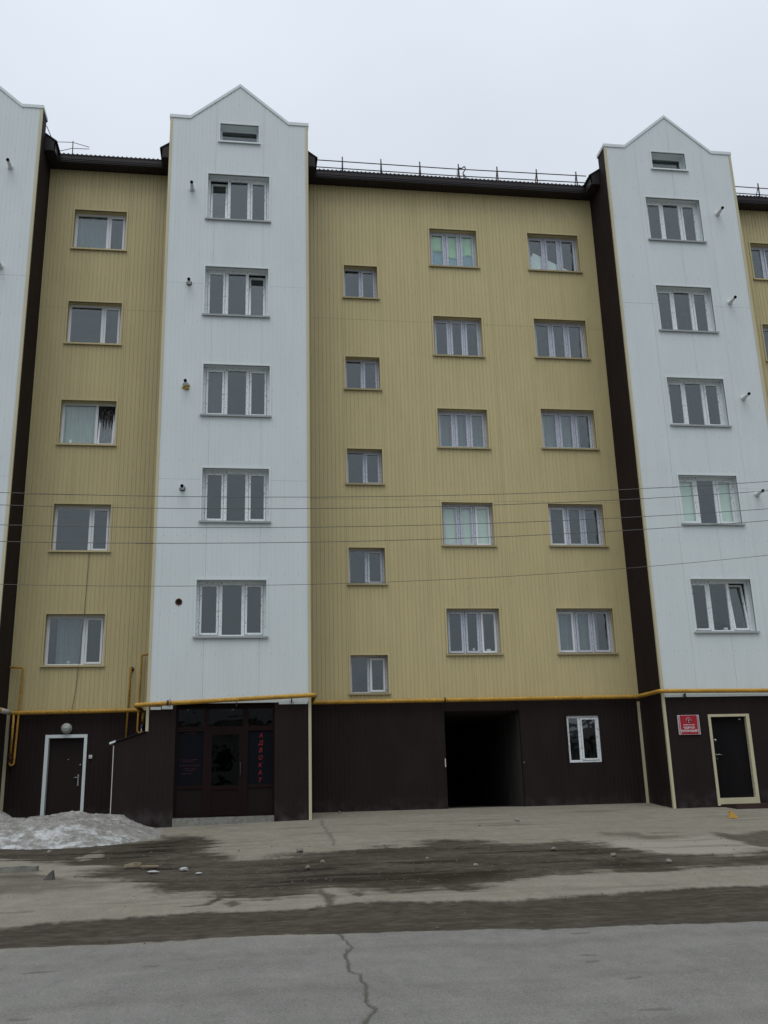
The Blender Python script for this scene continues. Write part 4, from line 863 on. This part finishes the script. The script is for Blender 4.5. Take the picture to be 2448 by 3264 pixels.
def snow_mat():
    m = mat('dirty_snow', (.20,.195,.18), .85, .25, .35, (5,5,5), bump=1.0, bscale=18, var2=.25, v2scale=22); nt = m.node_tree; L = nt.links; b = nt.nodes['Principled BSDF']
    src = b.inputs['Base Color'].links[0].from_socket; g = N(nt,'ShaderNodeNewGeometry')
    mp = N(nt,'ShaderNodeMapping'); mp.inputs['Scale'].default_value = (2.2,2.2,5.5); L.new(g.outputs['Position'], mp.inputs[0])
    n = N(nt,'ShaderNodeTexNoise'); n.inputs['Scale'].default_value = 1.6; n.inputs['Detail'].default_value = 9; n.inputs['Roughness'].default_value = .68; L.new(mp.outputs[0], n.inputs['Vector'])
    sp = N(nt,'ShaderNodeSeparateXYZ'); L.new(g.outputs['Position'], sp.inputs[0])
    band = N(nt,'ShaderNodeMapRange'); band.interpolation_type = 'SMOOTHSTEP'   # fresh snow broken open on the lower flank
    for i, v in zip((1,2,3,4),(-4.0,-4.5,-.03,.10)): band.inputs[i].default_value = v
    L.new(sp.outputs['Y'], band.inputs[0]); ad = N(nt,'ShaderNodeMath', operation='ADD'); L.new(n.outputs[0], ad.inputs[0]); L.new(band.outputs[0], ad.inputs[1])
    r = N(nt,'ShaderNodeMapRange'); r.inputs[1].default_value = .55; r.inputs[2].default_value = .72; L.new(ad.outputs[0], r.inputs[0])
    x = N(nt,'ShaderNodeMixRGB'); L.new(r.outputs[0], x.inputs[0]); L.new(src, x.inputs[1]); x.inputs[2].default_value = (.46,.475,.48,1)
    L.new(x.outputs[0], b.inputs['Base Color']); return m
SNOW = snow_mat()
def h1(X_,Y_):
    crest = .93*np.interp(X_, [-9,-7,-5.3,-4.6,-4.2,-3.75,-3.2,-2.7,-2.3,-2.0,-1.7,-1.4], [.35,.42,.44,.49,.53,.55,.48,.38,.22,.09,-.02,-.14])
    foot = np.interp(X_, [-9,-5,-4,-3.3,-2.6,-1.75], [-4.5,-4.55,-4.95,-4.95,-4.6,-3.85])
    t = (Y_-foot)/(-3.5-foot); front = np.where(t > 0, np.sin(np.clip(t,0,1)*math.pi/2)**.85, t)
    back = np.clip((-1.6-Y_)/1.3, -.5, 1); back = np.where(back > 0, np.sin(np.clip(back,0,1)*math.pi/2), back)
    s = np.where(Y_ < -3.5, front, back); return np.where((crest > 0) & (s > 0), crest*s, np.minimum(crest, s*.3))
heap('grey-white heap of dirty melting snow before the left door', -8.5,-1.2,-5.4,-1.3, h1, (-3.8,-3.4,.6), seed=2)
def h2(X_,Y_): return .66*(1-((X_+6.0)/1.15)**2-((Y_+2.1)/.75)**2)
heap('smaller grey snow heap against the wall at the left edge', -7.4,-4.7,-2.95,-1.2, h2, (-6,-2.1,.7), seed=11)
def rock(name, x,y,s,label,cat,m_,grp=None,squash=.6,seed=0,stretch=1):
    rr = random.Random(seed*31+int(x*100)); m = MB(); n_ = 8; rings = 4; z0_ = float(gz(y))
    for i in range(rings+1):
        ph = i/rings*math.pi*.62; 
        for k in range(n_):
            a = 2*math.pi*k/n_; r_ = s*math.sin(math.pi*.08+ph*.8)*rr.uniform(.75,1.15)
            m.v.append((x+r_*math.cos(a)*stretch, y+r_*math.sin(a), z0_-.02*s+s*squash*(math.cos(ph)-math.cos(math.pi*.62))*rr.uniform(.85,1.1)))
    for i in range(rings):
        for k in range(n_): m.f.append((i*n_+k,(i+1)*n_+k,(i+1)*n_+(k+1)%n_,i*n_+(k+1)%n_)); m.sm.append(False)
    m.f.append(tuple(range(n_-1,-1,-1))[::-1]); m.sm.append(False)
    return tag(m.build(name, m_, None, (x,y,z0_)), label, cat, grp)
SG = 'stones on the dirty pavement'
for i,(x_,y_,s_,lab) in enumerate(((1.04,-7.14,.07,'brown stone on the pale concrete below the cream corner strip'),(6.22,-3.42,.07,'grey stone on the concrete before the ground-floor window'),(6.31,-9.19,.06,'pale stone alone in the dark dirt right of the passage'),(6.9,-10.12,.06,'pale stone at the lower edge of the dark dirt near the right'),(-3.61,-6.12,.05,'small pale stone in the wet dirt at the foot of the snow heap'),(2.44,-.22,.05,'small pale stone against the brown wall left of the passage'),(5.18,-4.12,.035,'tiny dark stone on the concrete below the passage'))):
    rock('stone', x_,y_,s_,lab,'stone',MT['stone'],SG,.7,i)
for i,(x_,y_,s_,lab) in enumerate(((1.06,-9.25,.045,'pale pebble in the dark dirt straight below the cream corner strip'),(1.35,-8.64,.045,'pale pebble just behind another in the dark dirt band'),(3.77,-9.7,.045,'larger of the pebbles in the dirt below the ribbed brown wall'),(3.15,-8.72,.04,'lone pale pebble in the dirt left of the passage'),(5.6,-8.11,.05,'pale pebble in the dirt in front of the passage'))):
    rock('pebble', x_,y_,s_,lab,'pebble',MT['stone'],'pebbles in the dark dirt band',.7,i+20)
rock('ice_lump',-.95,-8.93,.055,'white ice lump alone in the wet dirt below the shop','ice lump',MT['ice'],'ice lumps in the wet dirt',.6,3,1.3)
rock('ice_lump',-1.44,-9.04,.065,'flat broken ice lump left of the white one in the wet dirt','ice lump',MT['ice'],'ice lumps in the wet dirt',.3,4,1.6)
rock('ice_lump',-.69,-9.38,.04,'smallest ice lump, right of the white one in the wet dirt','ice lump',MT['ice'],'ice lumps in the wet dirt',.4,5,1.4)
ck = MB(); zc = float(gz(-9.5)); CM = mat('chunk',(.085,.082,.076),.95,.2,.3,(9,9,9),bump=.4)
cb = [(-3.10,-9.56),(-2.93,-9.60),(-2.88,-9.50),(-2.95,-9.42),(-3.08,-9.44)]; ct = [(-2.99,-9.53,.10),(-2.92,-9.54,.155),(-2.915,-9.49,.14),(-2.95,-9.46,.12),(-3.02,-9.47,.07)]
ck.v = [(x_,y_,zc-.03) for x_,y_ in cb]+[(x_,y_,zc+h_) for x_,y_,h_ in ct]; ck.f = [(i_,(i_+1)%5,5+(i_+1)%5,5+i_) for i_ in range(5)]+[(5,6,7,8,9)]; ck.sm = [False]*6
tag(ck.build('concrete_chunk', CM, None, (-3,-9.5,zc)), 'dark pointed chunk of broken concrete on the muddy kerb', 'concrete chunk')
kb = MB(); kb.prism([(-6,.05),(-3.35,.05),(-3.37,.30),(-3.6,.315),(-4.2,.30),(-6,.31)], -8.55, -8.32)
tag(kb.build('kerb_stone', MT['concrete'], None, (-4,-8.4,.2)), kind='structure')
wz = lambda y_: float(gz(y_))
m = MB(); m.prism([(-1.98,wz(-8.3)),(-1.72,wz(-8.3)+.005),(-1.70,wz(-8.3)+.05),(-1.80,wz(-8.3)+.07),(-1.98,wz(-8.3)+.035)], -8.36, -8.27); tag(m.build('wood_scrap', MT['wood'], None, (-1.85,-8.3,.23)), 'thick splintered wood scrap lying in the dark dirt', 'wood scrap', 'wood scraps in the dirt')
m = MB(); m.prism([(-1.70,wz(-8.4)),(-1.40,wz(-8.4)-.004),(-1.40,wz(-8.4)+.018),(-1.70,wz(-8.4)+.024)], -8.44, -8.36); tag(m.build('wood_scrap', MT['wood'], None, (-1.55,-8.4,.23)), 'thin flat wood scrap beside the thicker one in the dirt', 'wood scrap', 'wood scraps in the dirt')
m = MB(); zf = wz(-4.15)
prof_ = [(11.00,0),(11.27,0),(11.28,.06),(11.20,.12),(11.13,.21),(11.06,.265),(11.02,.26),(11.03,.20),(11.02,.10)]
prof_ = [(11.02+(x_-11.0)*.62,z_*.62) for x_,z_ in prof_]; m.prism([(x_,zf+z_) for x_,z_ in prof_], -4.20, -4.12); m.prism([(11.06,zf),(11.19,zf),(11.17,zf+.05),(11.10,zf+.08)], -4.24, -4.09)
tag(m.build('foam_scrap', MT['bag'], None, (11.13,-4.15,zf)), 'crumpled yellow foam scrap on the concrete before the black door', 'foam scrap')
gv = MB(); rr = random.Random(3)
for _ in range(700):
    x_ = rr.uniform(-4.5,10); y_ = rr.choice((rr.uniform(-11.3,-6.5),rr.uniform(-11.3,-6.5),rr.uniform(-11.3,-6.5),rr.uniform(-14.9,-6)))
    if sdf(np.array([x_]),np.array([y_]),DIRT)[0] < -.2 and sdf(np.array([x_]),np.array([y_]),GUTTER)[0] < -.2 and rr.random() < .6: continue
    s_ = rr.uniform(.006,.02)*(1.5 if rr.random() < .06 else 1); z_ = wz(y_); n0 = len(gv.v)
    gv.v += [(x_-s_,y_-s_*.7,z_-.005),(x_+s_*.9,y_-s_*.6,z_-.005),(x_+s_*.2,y_+s_*.9,z_-.005),(x_+s_*rr.uniform(-.3,.3),y_,z_+s_*rr.uniform(.5,1.1))]
    gv.f += [(n0,n0+1,n0+3),(n0+1,n0+2,n0+3),(n0+2,n0,n0+3)]; gv.sm += [False]*3
tag(gv.build('gravel', MT['grit'], None, (2,-10,0)), 'loose grit scattered over the dirt bands', kind='stuff')
